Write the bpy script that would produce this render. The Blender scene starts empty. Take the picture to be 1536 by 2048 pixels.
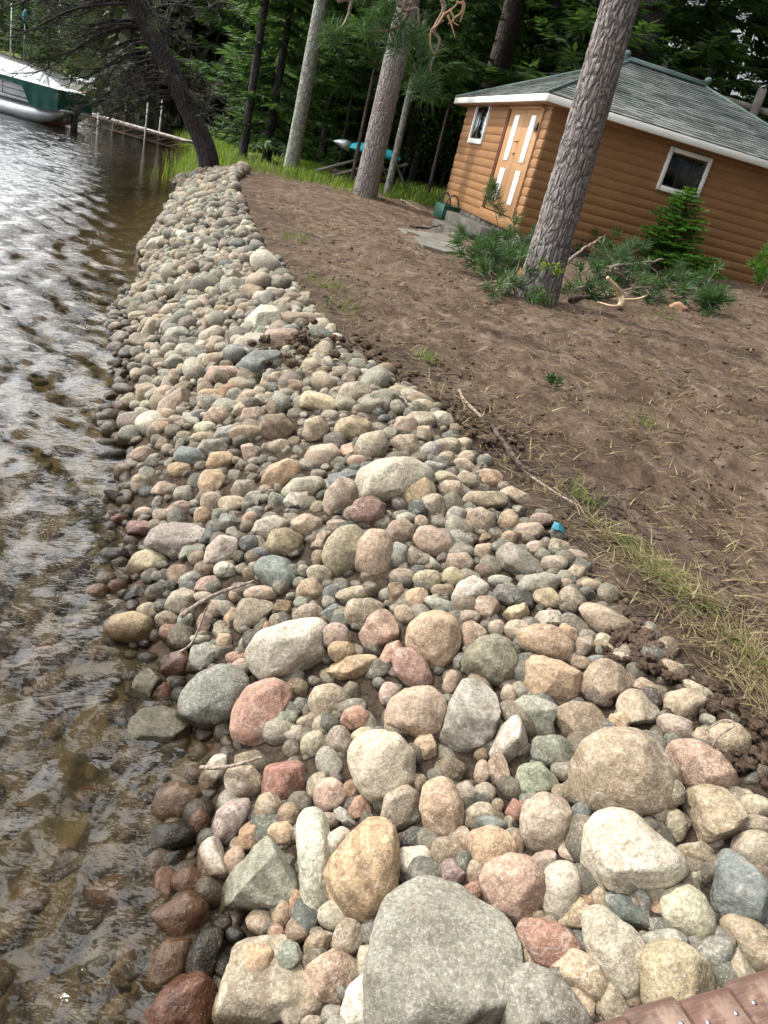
import bpy, bmesh, math, random
import numpy as np
from math import radians, sin, cos, pi
from mathutils import Matrix, Vector

# ------------------------------------------------------------------ camera, sky, sun, exposure
SC = bpy.context.scene
COL = SC.collection
FPX, PITCH, ROLL, EYE = 1500.0, 0.43659, 0.263739, 2.0
_r = np.array([1, 0, 0.]); _u = np.array([0, sin(PITCH), cos(PITCH)]); FW = np.array([0, cos(PITCH), -sin(PITCH)])
RT = cos(ROLL)*_r + sin(ROLL)*_u
UP = -sin(ROLL)*_r + cos(ROLL)*_u
CAM = np.array([0, 0, EYE])
cd = bpy.data.cameras.new('camera'); cam = bpy.data.objects.new('camera', cd); COL.objects.link(cam)
cd.sensor_fit = 'VERTICAL'; cd.sensor_height = 36; cd.lens = FPX/2048*36
cd.clip_start = 0.05; cd.clip_end = 4000
M = Matrix.Identity(4)
for i in range(3):
    M[i][0] = RT[i]; M[i][1] = UP[i]; M[i][2] = -FW[i]; M[i][3] = CAM[i]
cam.matrix_world = M
SC.camera = cam

SUN_EL, SUN_AZ = radians(50), radians(-74)     # azimuth from +Y towards +X
w = bpy.data.worlds.new('World'); SC.world = w; w.use_nodes = True
nt = w.node_tree; nt.nodes.clear()
def WN(t, **k):
    n = nt.nodes.new(t)
    for a, b in k.items(): setattr(n, a, b)
    return n
out = WN('ShaderNodeOutputWorld'); bg = WN('ShaderNodeBackground'); bg.inputs[1].default_value = 0.05
sky = WN('ShaderNodeTexSky', sky_type='NISHITA', sun_disc=False, sun_elevation=SUN_EL, sun_rotation=SUN_AZ)
sky.air_density = 1.0; sky.dust_density = 1.5
tc = WN('ShaderNodeTexCoord'); mp = WN('ShaderNodeMapping'); mp.inputs['Scale'].default_value = (1, 1, 1.9)
cn = WN('ShaderNodeTexNoise'); cn.inputs['Scale'].default_value = 2.6; cn.inputs['Detail'].default_value = 7; cn.inputs['Roughness'].default_value = .58
cr = WN('ShaderNodeMapRange', interpolation_type='SMOOTHSTEP'); cr.inputs[1].default_value = .45; cr.inputs[2].default_value = .58
mx = WN('ShaderNodeMix', data_type='RGBA'); # clouds, brightest round the sun
sdir = WN('ShaderNodeVectorMath', operation='DOT_PRODUCT'); nt.links.new(tc.outputs['Generated'], sdir.inputs[0]); sdir.inputs[1].default_value = (sin(SUN_AZ)*cos(SUN_EL), cos(SUN_AZ)*cos(SUN_EL), sin(SUN_EL))
glow = WN('ShaderNodeMapRange', interpolation_type='SMOOTHSTEP'); nt.links.new(sdir.outputs['Value'], glow.inputs[0]); glow.inputs[1].default_value = .0; glow.inputs[2].default_value = 1.0
cc = WN('ShaderNodeMix', data_type='RGBA'); cc.inputs[6].default_value = (6.5, 6.8, 7.2, 1); cc.inputs[7].default_value = (145, 145.5, 146, 1); nt.links.new(glow.outputs[0], cc.inputs[0]); nt.links.new(cc.outputs[2], mx.inputs[7])
nt.links.new(tc.outputs['Generated'], mp.inputs[0]); nt.links.new(mp.outputs[0], cn.inputs['Vector'])
nt.links.new(cn.outputs[0], cr.inputs[0]); sz_ = WN('ShaderNodeSeparateXYZ'); nt.links.new(tc.outputs['Generated'], sz_.inputs[0]); hz_ = WN('ShaderNodeMapRange', interpolation_type='SMOOTHSTEP'); nt.links.new(sz_.outputs[2], hz_.inputs[0]); hz_.inputs[1].default_value = .42; hz_.inputs[2].default_value = .06
mk_ = WN('ShaderNodeMath', operation='MAXIMUM'); nt.links.new(cr.outputs[0], mk_.inputs[0]); nt.links.new(hz_.outputs[0], mk_.inputs[1]); nt.links.new(mk_.outputs[0], mx.inputs[0])
nt.links.new(sky.outputs[0], mx.inputs[6]); nt.links.new(mx.outputs[2], bg.inputs[0]); nt.links.new(bg.outputs[0], out.inputs[0])

sd = bpy.data.lights.new('sun', 'SUN'); sd.energy = 5.0; sd.angle = radians(1.5); sd.color = (1, .95, .86)
sun = bpy.data.objects.new('sun', sd); COL.objects.link(sun)
sv = Vector((sin(SUN_AZ)*cos(SUN_EL), cos(SUN_AZ)*cos(SUN_EL), sin(SUN_EL)))
sun.rotation_euler = sv.to_track_quat('Z', 'Y').to_euler(); sun.location = sv*60
SC.view_settings.view_transform = 'Standard'; SC.view_settings.look = 'None'
SC.view_settings.exposure = -0.18; SC.view_settings.gamma = 1
SC.render.engine = 'CYCLES'
SC.cycles.use_denoising = True; SC.cycles.sample_clamp_direct = 8; SC.cycles.sample_clamp_indirect = 6
SC.cycles.max_bounces = 8; SC.cycles.diffuse_bounces = 3; SC.cycles.glossy_bounces = 3; SC.cycles.transparent_max_bounces = 12; SC.cycles.transmission_bounces = 4

# ------------------------------------------------------------------ pixel <-> world helpers (photograph is 1536 x 2048)
def rays(uv):
    uv = np.asarray(uv, float)
    return ((uv[..., 0:1]-768)/FPX)*RT - ((uv[..., 1:2]-1024)/FPX)*UP + FW
def at_dist(u, v, D):
    d = rays((u, v)); return CAM + d*(D/np.hypot(d[0], d[1]))
def at_z(u, v, z):
    d = rays((u, v)); return CAM + d*((z-EYE)/d[2])
def on_ground(u, v, lift=0.0):
    d = rays((u, v)); t = 3.0
    for i in range(60):
        P = CAM + d*t; g = terrain(P[0:1], P[1:2])[0] + lift
        tn = (g-EYE)/d[2]
        t = .5*t + .5*min(max(tn, .5), 150)
    return CAM + d*t

# ------------------------------------------------------------------ numpy noise
_rng = np.random.default_rng(7)
_perm = np.concatenate([_rng.permutation(256)]*3)
_gr = _rng.normal(size=(256, 3)); _gr /= np.linalg.norm(_gr, axis=1)[:, None]
def perlin(p):
    p = np.asarray(p, float); i = np.floor(p).astype(int); f = p-i; i &= 255
    w_ = f*f*f*(f*(f*6-15)+10); res = 0
    for a in (0, 1):
        for b in (0, 1):
            for c in (0, 1):
                h = _perm[_perm[_perm[i[..., 0]+a]+i[..., 1]+b]+i[..., 2]+c]
                g = _gr[h]; d = (g*(f-np.array([a, b, c]))).sum(-1)
                res = res + d*(w_[..., 0] if a else 1-w_[..., 0])*(w_[..., 1] if b else 1-w_[..., 1])*(w_[..., 2] if c else 1-w_[..., 2])
    return res*1.6
def fbm(p, o=4, l=2.1, g=.5):
    s = 0; a = 1.0; p = np.asarray(p, float)
    for k in range(o):
        s = s + a*perlin(p+k*17.3); p = p*l; a *= g
    return s
def v3(x, y, z=0.0):
    x, y = np.broadcast_arrays(np.asarray(x, float), np.asarray(y, float)); return np.stack([x, y, np.full_like(x, z)], -1)

# ------------------------------------------------------------------ mesh helpers
class Acc:
    def __init__(s): s.V = []; s.T = []; s.Q = []; s.C = []; s.n = 0; s.hascol = False
    def add(s, V, F, col=None):
        V = np.asarray(V, float).reshape(-1, 3); F = np.asarray(F, int)
        (s.T if F.shape[1] == 3 else s.Q).append(F+s.n); s.V.append(V); s.n += len(V)
        if col is None: s.C.append(np.ones((len(V), 4)))
        else:
            s.hascol = True; col = np.asarray(col, float)
            if col.ndim == 1: col = np.tile(col, (len(V), 1))
            if col.shape[1] == 3: col = np.concatenate([col, np.ones((len(col), 1))], 1)
            s.C.append(col)
        return s
    def mesh(s, name, mat, smooth=True):
        V = np.concatenate(s.V); T = np.concatenate(s.T) if s.T else np.zeros((0, 3), int); Q = np.concatenate(s.Q) if s.Q else np.zeros((0, 4), int)
        me = bpy.data.meshes.new(name); me.vertices.add(len(V)); me.vertices.foreach_set('co', V.ravel())
        nl = T.size+Q.size; nf = len(T)+len(Q); me.loops.add(nl); me.polygons.add(nf)
        me.loops.foreach_set('vertex_index', np.concatenate([T.ravel(), Q.ravel()]).astype(np.int32))
        tot = np.concatenate([np.full(len(T), 3), np.full(len(Q), 4)]); st = np.concatenate([[0], np.cumsum(tot)[:-1]])
        me.polygons.foreach_set('loop_start', st.astype(np.int32)); me.polygons.foreach_set('loop_total', tot.astype(np.int32))
        me.polygons.foreach_set('use_smooth', np.full(nf, bool(smooth)))
        me.update(calc_edges=True); me.validate()
        if s.hascol:
            a = me.attributes.new('Col', 'FLOAT_COLOR', 'POINT'); a.data.foreach_set('color', np.concatenate(s.C).astype(np.float32).ravel())
        if mat: me.materials.append(mat)
        return me
    def obj(s, name, mat, parent=None, smooth=True):
        o = bpy.data.objects.new(name, s.mesh(name, mat, smooth)); COL.objects.link(o)
        if parent: o.parent = parent
        return o
def empty(name, loc=(0, 0, 0), label=None, cat=None, group=None, rz=0):
    o = bpy.data.objects.new(name, None); COL.objects.link(o); o.location = loc; o.rotation_euler = (0, 0, rz); o.empty_display_size = .2
    tag(o, label, cat, group); return o
def tag(o, label=None, cat=None, group=None, kind=None):
    if label: o['label'] = label
    if cat: o['category'] = cat
    if group: o['group'] = group
    if kind: o['kind'] = kind
    return o
BOXF = np.array([[0, 3, 2, 1], [4, 5, 6, 7], [0, 1, 5, 4], [1, 2, 6, 5], [2, 3, 7, 6], [3, 0, 4, 7]])
def boxv(c, h, R=None):
    v = np.array([[-1, -1, -1], [1, -1, -1], [1, 1, -1], [-1, 1, -1], [-1, -1, 1], [1, -1, 1], [1, 1, 1], [-1, 1, 1]], float)*np.asarray(h, float)
    if R is not None: v = v@np.asarray(R).T
    return v+np.asarray(c, float)
def bevbox(c, h, b=.01, R=None):
    """box with chamfered edges"""
    h = np.asarray(h, float); b = min(b, h.min()*.45); bm = bmesh.new(); bmesh.ops.create_cube(bm, size=2)
    for v in bm.verts: v.co = Vector((v.co.x*h[0], v.co.y*h[1], v.co.z*h[2]))
    bmesh.ops.bevel(bm, geom=bm.edges[:], offset=b, segments=1, affect='EDGES')
    bmesh.ops.triangulate(bm, faces=bm.faces[:])
    V = np.array([v.co[:] for v in bm.verts]); F = np.array([[v.index for v in f.verts] for f in bm.faces]); bm.free()
    if R is not None: V = V@np.asarray(R).T
    return V+np.asarray(c, float), F
def tubev(P, r, n=8, cap=True):
    P = np.asarray(P, float); m = len(P); r = np.broadcast_to(np.asarray(r, float), (m,))
    T = np.gradient(P, axis=0); T /= np.linalg.norm(T, axis=1)[:, None]+1e-9
    a = np.array([0, 0, 1.]) if abs(T[0][2]) < .9 else np.array([1., 0, 0])
    N = np.cross(T[0], a); N /= np.linalg.norm(N); Ns = []
    for i in range(m):
        N = N-T[i]*(N@T[i]); N /= np.linalg.norm(N)+1e-9; Ns.append(N)
    Ns = np.array(Ns); B = np.cross(T, Ns); th = np.arange(n)*2*pi/n
    V = P[:, None]+r[:, None, None]*(np.cos(th)[None, :, None]*Ns[:, None]+np.sin(th)[None, :, None]*B[:, None])
    i, j = np.meshgrid(np.arange(m-1), np.arange(n), indexing='ij'); j2 = (j+1) % n
    F = np.stack([i*n+j, i*n+j2, (i+1)*n+j2, (i+1)*n+j], -1).reshape(-1, 4); V = V.reshape(-1, 3)
    if cap:
        k = len(V); V = np.concatenate([V, P[:1], P[-1:]])
        c0 = np.array([[k, (q+1) % n, q, k] for q in range(n)]); c1 = np.array([[k+1, (m-1)*n+q, (m-1)*n+(q+1) % n, k+1] for q in range(n)])
        return V, F, np.concatenate([c0, c1])[:, :3]
    return V, F, None
def tube(acc, P, r, n=8, col=None, cap=True):
    V, F, C = tubev(P, r, n, cap)
    if C is None: acc.add(V, F, col)
    else:
        b = acc.n; acc.add(V, F, col); acc.T.append(C+b)
def box(acc, c, h, R=None, b=.008, col=None):
    V, F = bevbox(c, h, b, R); acc.add(V, F, col)
def crv(pts, n=12):
    """smooth curve through the points"""
    P = np.asarray(pts, float); m = len(P); t = np.linspace(0, m-1, n); i = np.clip(t.astype(int), 0, m-2); f = (t-i)[:, None]
    Q = np.concatenate([2*P[:1]-P[1:2], P, 2*P[-1:]-P[-2:-1]]); a, b, c, d = Q[i], Q[i+1], Q[i+2], Q[i+3]
    return .5*((2*b)+(-a+c)*f+(2*a-5*b+4*c-d)*f**2+(-a+3*b-3*c+d)*f**3)
def rotz(a): return np.array([[cos(a), -sin(a), 0], [sin(a), cos(a), 0], [0, 0, 1]])

# ------------------------------------------------------------------ material helper
class MT:
    def __init__(s, name):
        s.m = bpy.data.materials.new(name); s.m.use_nodes = True; s.t = s.m.node_tree; s.t.nodes.clear()
        s.out = s.n('ShaderNodeOutputMaterial')
    def n(s, t, ins=None, **k):
        q = s.t.nodes.new(t)
        for a, b in k.items(): setattr(q, a, b)
        for a, b in (ins or {}).items(): s.set(q.inputs[a], b)
        return q
    def set(s, sock, b):
        if isinstance(b, bpy.types.NodeSocket): s.t.links.new(b, sock)
        elif isinstance(b, bpy.types.Node): s.t.links.new(b.outputs[0], sock)
        else:
            if hasattr(sock.default_value, '__len__') and not isinstance(b, (int, float)):
                b = tuple(b); b = b+(1,) if len(b) == 3 and len(sock.default_value) == 4 else b
            sock.default_value = b
    def math(s, op, a, b=0.0, c=0.0): return s.n('ShaderNodeMath', {0: a, 1: b, 2: c}, operation=op).outputs[0]
    def mix(s, f, a, b, bt='MIX'): return s.n('ShaderNodeMix', {0: f, 6: a, 7: b}, data_type='RGBA', blend_type=bt).outputs[2]
    def rng(s, x, a, b, c=0.0, d=1.0, sm=True): return s.n('ShaderNodeMapRange', {0: x, 1: a, 2: b, 3: c, 4: d}, interpolation_type='SMOOTHSTEP' if sm else 'LINEAR').outputs[0]
    def noise(s, vec, sc, det=4, ro=.55, dist=0.0): return s.n('ShaderNodeTexNoise', {'Vector': vec, 'Scale': sc, 'Detail': det, 'Roughness': ro, 'Distortion': dist}).outputs[0]
    def vor(s, vec, sc, feat='F1', out=0): return s.n('ShaderNodeTexVoronoi', {'Vector': vec, 'Scale': sc}, feature=feat).outputs[out]
    def map(s, vec, sc=(1, 1, 1), loc=(0, 0, 0), rot=(0, 0, 0)): return s.n('ShaderNodeMapping', {0: vec, 1: loc, 2: rot, 3: sc}).outputs[0]
    def oc(s): return s.n('ShaderNodeTexCoord').outputs['Object']
    def pos(s): return s.n('ShaderNodeNewGeometry').outputs['Position']
    def attr(s, name='Col'): return s.n('ShaderNodeAttribute', attribute_name=name).outputs['Color']
    def bump(s, h, st=.5, d=.01, nrm=None):
        k = {'Height': h, 'Strength': st, 'Distance': d}
        if nrm is not None: k['Normal'] = nrm
        return s.n('ShaderNodeBump', k).outputs[0]
    def pbr(s, col, rough=.8, nrm=None, spec=.3, metal=0.0, **k):
        ins = {'Base Color': col, 'Roughness': rough, 'Specular IOR Level': spec, 'Metallic': metal}
        if nrm is not None: ins['Normal'] = nrm
        ins.update(k); return s.n('ShaderNodeBsdfPrincipled', ins)
    def done(s, sh): s.t.links.new(sh.outputs[0], s.out.inputs[0]); return s.m
TRACED = '''
@8 768 1524
f G 10,590 75,490 200,482 320,515 400,575 470,620 520,690 540,770 520,860 470,950 430,1010 370,1060 0,1060 -50,1060 -60,900 -40,730 -15,640 |big grey slab|huge flat grey slab with pale scratches, largest stone in the foreground
r G 480,930 520,860 600,838 680,870 740,920 790,1000 800,1070 470,1070 |smooth grey boulder|smooth pale grey boulder right of the huge slab at the bottom edge
r T 678,810 710,770 770,762 830,790 870,840 882,890 850,935 800,930 730,890 685,850
r R2 540,680 570,645 640,642 710,665 760,710 780,760 740,795 660,815 600,800 545,740 |rust oval stone|rust red oval stone tucked against the right edge of the huge slab
r B e585,795,40,55,15
r W2 820,640 850,603 900,605 950,650 1000,680 1035,740 1020,800 990,870 960,925 900,880 840,810 818,740 |pale wedge boulder|pale pinkish grey wedge shaped boulder left of the round yellow one
r Y 998,870 1020,810 1090,755 1180,738 1250,780 1295,840 1295,900 1250,945 1130,975 1040,960 1000,920 |round yellow boulder|round yellowish tan boulder just beyond the wooden deck
r N e1105,720,97,40,-8 |thin green stone|thin flat greenish stone lying on top of the round yellow boulder
r G2 1252,760 1290,715 1390,708 1405,730 1370,800 1330,845 1280,830
r T 1360,800 1400,758 1450,770 1510,830 1540,900 1450,920 1375,920
r T2 1375,650 1420,630 1500,650 1540,690 1560,860 1500,810 1420,730 1380,700
a U 1250,520 1290,450 1350,355 1400,365 1470,420 1540,510 1570,640 1450,620 1350,600 1290,570 |dark blue wedge|dark blue grey angular wedge of rock at the right edge above the deck
r W2 e1215,600,105,80,40 |pale speckled egg|pale speckled egg shaped stone left of the dark blue wedge
a U2 880,560 910,515 990,508 1045,560 1052,680 990,660 920,625 885,590
a N 965,365 1010,330 1060,360 1095,410 1080,470 1030,510 1000,480 970,420 L
r W 790,440 830,280 870,225 950,208 1020,230 1070,285 1120,330 1170,370 1180,430 1120,470 1000,500 900,500 850,500 |big white boulder|big white crusted boulder with a small green grey block leaning on it
a T3 855,450 870,420 950,412 1000,440 1010,510 960,520 890,500 L
r B 1178,380 1190,335 1280,330 1335,375 1290,420 1210,455 1185,420
r T3 e1480,350,80,65,0
a T 1205,180 1240,120 1320,102 1390,110 1420,160 1440,240 1420,300 1380,340 1310,325 1230,300 1200,250 |craggy tan boulder|craggy pale tan boulder near the dirt at the right edge
r P 1140,-20 1180,-80 1270,-75 1340,-30 1385,40 1390,90 1320,110 1240,135 1185,95 |pink edge boulder|pink rounded boulder at the dirt edge beside the biggest brown boulder
r B2 740,100 760,20 820,-75 900,-118 1000,-118 1080,-75 1140,10 1170,90 1150,150 1080,190 1010,215 900,205 800,165 |big brown boulder|biggest brown rounded boulder with small tan stones resting on its right flank
a T 990,140 1010,75 1045,40 1085,70 1095,110 1060,165 1020,165 L
r T3 e1150,120,55,45,0 L
r T3 1020,190 1060,165 1150,148 1165,180 1110,250 1050,262 1022,235
r T3 e1165,250,38,65,0
a N2 505,60 560,5 620,0 690,70 695,130 640,140 560,145 520,110
r T3 550,240 570,170 640,135 710,150 745,190 740,260 700,330 640,355 575,335 552,290 |cracked grey ball|round greyish tan boulder with a chipped top below the blue green block
r O 145,180 165,100 230,68 280,95 315,180 310,250 270,300 210,305 165,260 |tall orange stone|upright tan orange egg shaped boulder right of a smooth grey brown one
r T3 0,160 30,110 90,98 135,130 150,200 135,260 80,285 20,270 -10,220
r B e135,90,35,45,0
a D2 38,320 60,290 160,265 190,300 185,345 100,350 50,355
r W 48,390 70,350 160,342 188,370 180,430 130,452 70,440 |cream block|small cream coloured block on a grey slate piece behind the huge slab
r B e255,355,68,55,0
a G2 42,470 60,440 200,440 210,490 120,508 50,505
a M2 200,430 230,398 310,395 335,430 330,500 280,515 220,480
r O 328,330 350,285 430,263 490,285 525,330 520,370 470,410 410,425 360,400
a P2 575,400 610,365 680,355 695,395 670,440 620,440
r P 390,500 400,440 450,405 520,385 590,400 635,450 638,530 600,590 550,625 490,620 430,580 |pink round boulder|rounded pink granite boulder right behind the huge grey slab
r W2 630,540 650,450 700,412 760,415 785,470 775,540 740,600 690,630 645,600
a O2 e810,540,40,60,0
r T2 660,640 720,560 790,550 830,600 820,640 760,670 700,665
a P2 700,350 730,312 800,345 805,395 760,405 710,380
r D2 e788,225,40,60,0
r R 485,200 520,150 570,170 565,220 510,240
r T e390,205,58,38,0
r U e430,250,62,30,5
r W2 285,100 340,80 370,120 350,180 310,190
r T3 e405,125,42,40,0
r B e455,175,22,30,0
a P2 420,0 480,-40 505,60 510,115 460,135 430,80
r P2 e395,45,35,45,0
r B3 e260,40,65,50,0
r W2 -142,-30 -110,-90 -30,-118 60,-98 115,-30 115,90 50,170 -50,150 -110,90 |speckled white boulder|large pale speckled granite boulder standing upright mid foreground
r P2 e310,310,38,45,0
r T3 e365,440,40,45,0
r R2 e365,515,40,35,0
r B e530,330,30,50,0
r B e610,625,40,28,0
a D2 740,680 830,670 830,780 760,740
r T2 730,910 800,920 840,960 830,1020 790,1040 760,960
a T3 830,1010 870,930 930,925 990,990 960,1040 840,1060
r T2 e915,920,45,40,0
r B e990,955,35,25,0
r B e660,850,35,30,0
r T3 1290,900 1300,850 1360,840 1370,890 1330,930
r G2 e1240,730,45,30,0
r N2 e1320,690,50,30,0
r G2 1050,630 1120,630 1180,680 1120,690 1060,670
a O2 1105,465 1130,437 1185,455 1180,500 1130,505
r T3 e1090,520,55,40,0
a O2 1065,560 1090,540 1140,590 1140,635 1070,610
r G2 e1030,560,40,50,0
r T2 e865,550,35,45,0
a T3 1180,490 1240,440 1300,430 1290,480 1240,520
r T3 e1480,255,75,35,0
r T3 e1480,180,60,45,0
r P2 e1440,130,35,20,0
r B e1390,75,25,40,0
r B3 e1500,440,40,50,0
r B e720,130,45,40,0
r B3 e800,300,40,40,0
@7 0 1524
f S 880,960 920,820 950,700 990,675 1080,690 1150,715 1200,800 1260,970 1200,990 1120,1000 1050,1040 980,1030 880,1010 |tan corner slab|blocky grey tan slab at the water edge carrying two small stones
r O 958,800 975,745 1040,742 1085,760 1085,820 1050,870 1000,880 965,850 L |orange cap stone|small orange tan stone sitting on the blocky slab at the water
a N2 1115,760 1140,718 1190,718 1210,750 1205,800 1150,818 1120,800 L
r P 1205,890 1220,840 1290,790 1370,755 1415,775 1423,850 1400,930 1350,970 1270,970 1220,930 |pink slab neighbour|pink boulder wedged between the blocky tan slab and the huge slab
a T2 1210,740 1240,700 1325,680 1340,720 1300,770 1240,822 1215,790
r T3 e1395,700,62,62,0
r T 1430,790 1440,750 1500,740 1510,790 1490,860 1440,870
r G2 e1485,680,38,55,0
r W 1370,990 1390,920 1450,870 1490,870 1490,1048 1380,1060
r O 1305,460 1330,390 1400,310 1470,255 1530,250 1580,290 1590,400 1580,520 1540,600 1470,618 1380,580 1320,530 |orange teardrop boulder|big orange tan speckled boulder shaped like a teardrop
r W 1180,260 1210,215 1270,212 1310,270 1310,330 1320,430 1320,520 1330,620 1330,660 1290,678 1240,640 1215,560 1205,460 1190,360 |tall white stone|tall white and ochre stone standing left of the orange teardrop boulder
r T3 e1350,615,75,55,0
r W 1275,350 1300,300 1360,265 1397,280 1390,330 1340,385 1295,390 L
r T3 e1310,235,50,30,0
a N 1330,190 1350,170 1400,210 1440,265 1410,278 1350,230
r P3 1390,190 1420,145 1470,128 1497,160 1480,205 1420,225
r P2 e1318,130,60,65,0
r T3 e1270,100,42,55,20
r R2 e1405,115,40,38,0
r R 1030,100 1050,30 1100,-5 1180,-8 1225,30 1232,90 1200,150 1130,165 1060,150 |brick red boulder|brick red rounded boulder left of the speckled white one
r T3 900,60 920,25 1000,20 1040,60 1045,110 1000,150 950,150 910,110
a W2 800,60 830,10 880,-60 900,0 905,80 860,155 815,140
r M2 850,280 870,200 910,165 990,153 995,200 970,280 930,330 880,325 |purple grey egg|purple grey egg shaped stone above the large green grey boulder
r O2 950,340 960,270 1010,220 1042,240 1035,330 1000,378 960,365
r T2 e1075,185,52,60,0
r B e1155,210,40,45,0
r O 1070,280 1090,250 1150,242 1175,275 1165,325 1110,325
r W2 790,400 800,340 840,310 880,330 900,400 918,450 890,505 840,515 805,470 |pale bean stone|pale bean shaped stone at the wet edge left of the green grey boulder
r B e937,400,42,50,0
a N 860,570 890,480 980,400 1050,310 1120,320 1180,380 1197,470 1180,560 1130,610 1050,640 960,640 880,610 |green grey boulder|large green grey boulder with a flat sloping face near the water
r O2 e1185,580,30,55,0
r B e1125,615,35,48,15
r T2 e1040,640,52,45,0
r O2 e1105,682,35,28,0
r B e1190,675,48,45,0
r D 845,660 870,620 925,602 945,640 930,700 890,720 855,695 |black wet pebble|glossy black wet stone touching the corner of the blocky tan slab
r D 735,840 750,770 790,700 830,685 880,690 870,800 850,870 800,885 750,875 |black wet block|glossy black wet block left of the tan slab at the water
r R 580,1030 640,940 700,880 790,870 850,920 860,1000 840,1060 590,1060 |red wet boulder|red brown boulder half under water at the bottom edge
r O2 580,880 610,780 660,725 740,720 760,760 740,850 690,900 620,930
a R2 580,530 610,460 650,425 690,450 712,510 705,560 650,582 600,570 |red cone stone|red brown cone shaped stone rising out of the shallow water
r R2 600,620 680,570 740,530 820,580 830,660 760,720 660,700
r D 595,310 620,260 720,243 785,270 790,310 740,340 660,365 610,350 |upper dark wet stone|dark wet rounded stone, upper of two at the waterline
a D 585,410 620,375 740,355 780,375 740,410 640,455 600,440 |lower dark wet stone|dark wet jagged stone, lower of two at the waterline
r D2 780,550 820,515 855,530 840,570 800,590
r B 615,170 640,100 700,85 790,110 800,200 760,240 660,235 620,210 |splashed brown stone|brown stone with water lapping over it at the edge
r R2 e755,480,60,55,0
r R2 e795,250,45,60,0
r T3 e1175,1020,50,35,0
r T3 e1250,1045,45,25,0
r B 440,300 480,190 560,165 600,230 580,320 500,340
r B2 360,430 420,320 520,350 550,440 460,480
r B2 350,890 430,770 540,690 620,720 600,850 500,930 380,940 |big sunken boulder|big brown boulder wholly under the clear water at the lower left
r B2 e240,750,60,80,0
r O2 e460,530,110,65,0
r B2 e490,1010,80,60,0
r N2 e340,1040,90,50,0
r B e380,150,80,60,0
r B2 e250,420,80,60,0
r B e330,640,70,50,0
r B2 e120,560,80,60,0
r B e180,930,90,60,0
@5 0 1000
r GD 720,850 730,780 790,700 880,662 950,675 995,730 985,800 950,880 870,910 780,900 725,890 |dark granite boulder|dark speckled granite boulder standing at the edge of the water
r P3 930,920 940,830 980,760 1060,722 1150,720 1165,790 1150,880 1110,960 1030,978 960,960 |salmon boulder|salmon pink boulder right of the dark speckled granite one
r B e1190,755,50,38,10
r T 1235,800 1260,750 1330,738 1390,770 1405,820 1370,870 1290,875 1240,840
a U 1160,830 1190,790 1235,800 1245,850 1200,862
r N2 1080,910 1120,850 1190,845 1200,880 1160,920 1110,965 1080,945
r T3 1105,940 1140,905 1220,905 1235,935 1200,970 1140,975
r T3 e1250,980,42,58,15
r T3 e1290,905,38,42,0
r T3 e1225,890,35,28,0
r T3 e1360,965,50,58,-15
r P3 1360,890 1380,840 1440,822 1480,860 1465,910 1400,920
r Y e1450,945,45,33,-15
r G e1410,830,55,35,0
r W 988,610 1040,530 1150,490 1270,475 1310,510 1290,580 1310,630 1200,690 1120,710 1060,720 1010,680 |long whitish boulder|large whitish boulder with a dirty top, lying behind the salmon one
r P2 e1345,545,62,48,0 L
r O e1365,605,52,42,-10 L
a O 1290,660 1400,625 1500,618 1510,650 1460,700 1390,738 1320,710 |flat topped tan shard|tan shard with a flat broken top right of the whitish boulder
r P 1435,540 1480,460 1540,430 1600,460 1590,570 1540,615 1470,605 |pink square boulder|squarish pink boulder left of the round orange speckled one
r T2 1375,440 1400,400 1480,393 1540,420 1530,460 1450,520 1390,490
r U2 e1340,370,48,35,0
r T3 e1420,375,75,30,-5
r T2 e1240,360,55,42,0
a U 1270,460 1340,410 1380,430 1350,470 1300,485
r T3 e1235,450,55,35,-10
a B 1095,430 1110,400 1170,405 1175,450 1130,462 1100,455
r N2 e1205,413,30,27,0
a T3 938,510 955,400 1000,395 1090,410 1090,460 1040,530 980,540 |grey brown block|grey brown square block above the twig end near the water
r T3 e1110,485,35,28,0
r O2 e1067,508,18,22,0
r U 1015,290 1030,240 1090,215 1160,235 1187,290 1170,350 1120,368 1050,345 |blue round boulder|smooth blue grey round boulder in the middle of the rocks
r P2 e1045,375,70,30,0
r T2 e955,380,38,30,0
r T e1280,300,55,38,15
r G e1215,285,25,28,0
r T2 1288,230 1310,160 1360,110 1420,100 1460,140 1440,240 1420,300 1360,330 1310,290 |ochre twin boulder|ochre brown boulder, left one of an upright pair
r T 1420,260 1430,170 1480,118 1540,120 1570,180 1560,290 1500,332 1440,310 |pale twin boulder|pale tan boulder, right one of an upright pair
r B e1275,235,28,40,0
r P2 1240,190 1270,130 1330,115 1330,150 1290,205
r T e1350,105,45,30,0
r M 1395,50 1420,0 1490,-15 1540,20 1535,80 1480,112 1420,95 |maroon boulder|rounded maroon red boulder behind the upright pair
r T2 1065,170 1090,120 1150,112 1215,150 1205,205 1150,228 1085,205
r W2 995,140 1020,85 1090,62 1160,70 1160,110 1080,130 1060,185 1010,165
r T2 1160,90 1220,50 1290,80 1280,140 1220,165
r U2 e995,175,38,35,0
r U2 e1045,210,40,22,0
r W2 820,240 830,190 880,140 940,145 960,190 930,230 900,260 850,290 825,270
r W e900,280,45,32,0
f G 570,185 620,110 700,65 780,75 830,130 810,180 770,240 720,250 670,220 620,190 |leaning grey slab|wide grey slab leaning by the water beside a maroon block
a M 490,150 520,85 600,85 650,95 590,150 570,190 510,180 |maroon wet block|dark maroon block at the waterline left of a grey slab
r Y 515,260 540,215 600,192 670,210 685,250 640,280 560,300 525,290 |flat yellow stone|flat yellowish tan stone by the water in front of the leaning slab
a N2 715,240 730,185 770,182 780,220 745,260
r B e790,235,32,32,0
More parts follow.
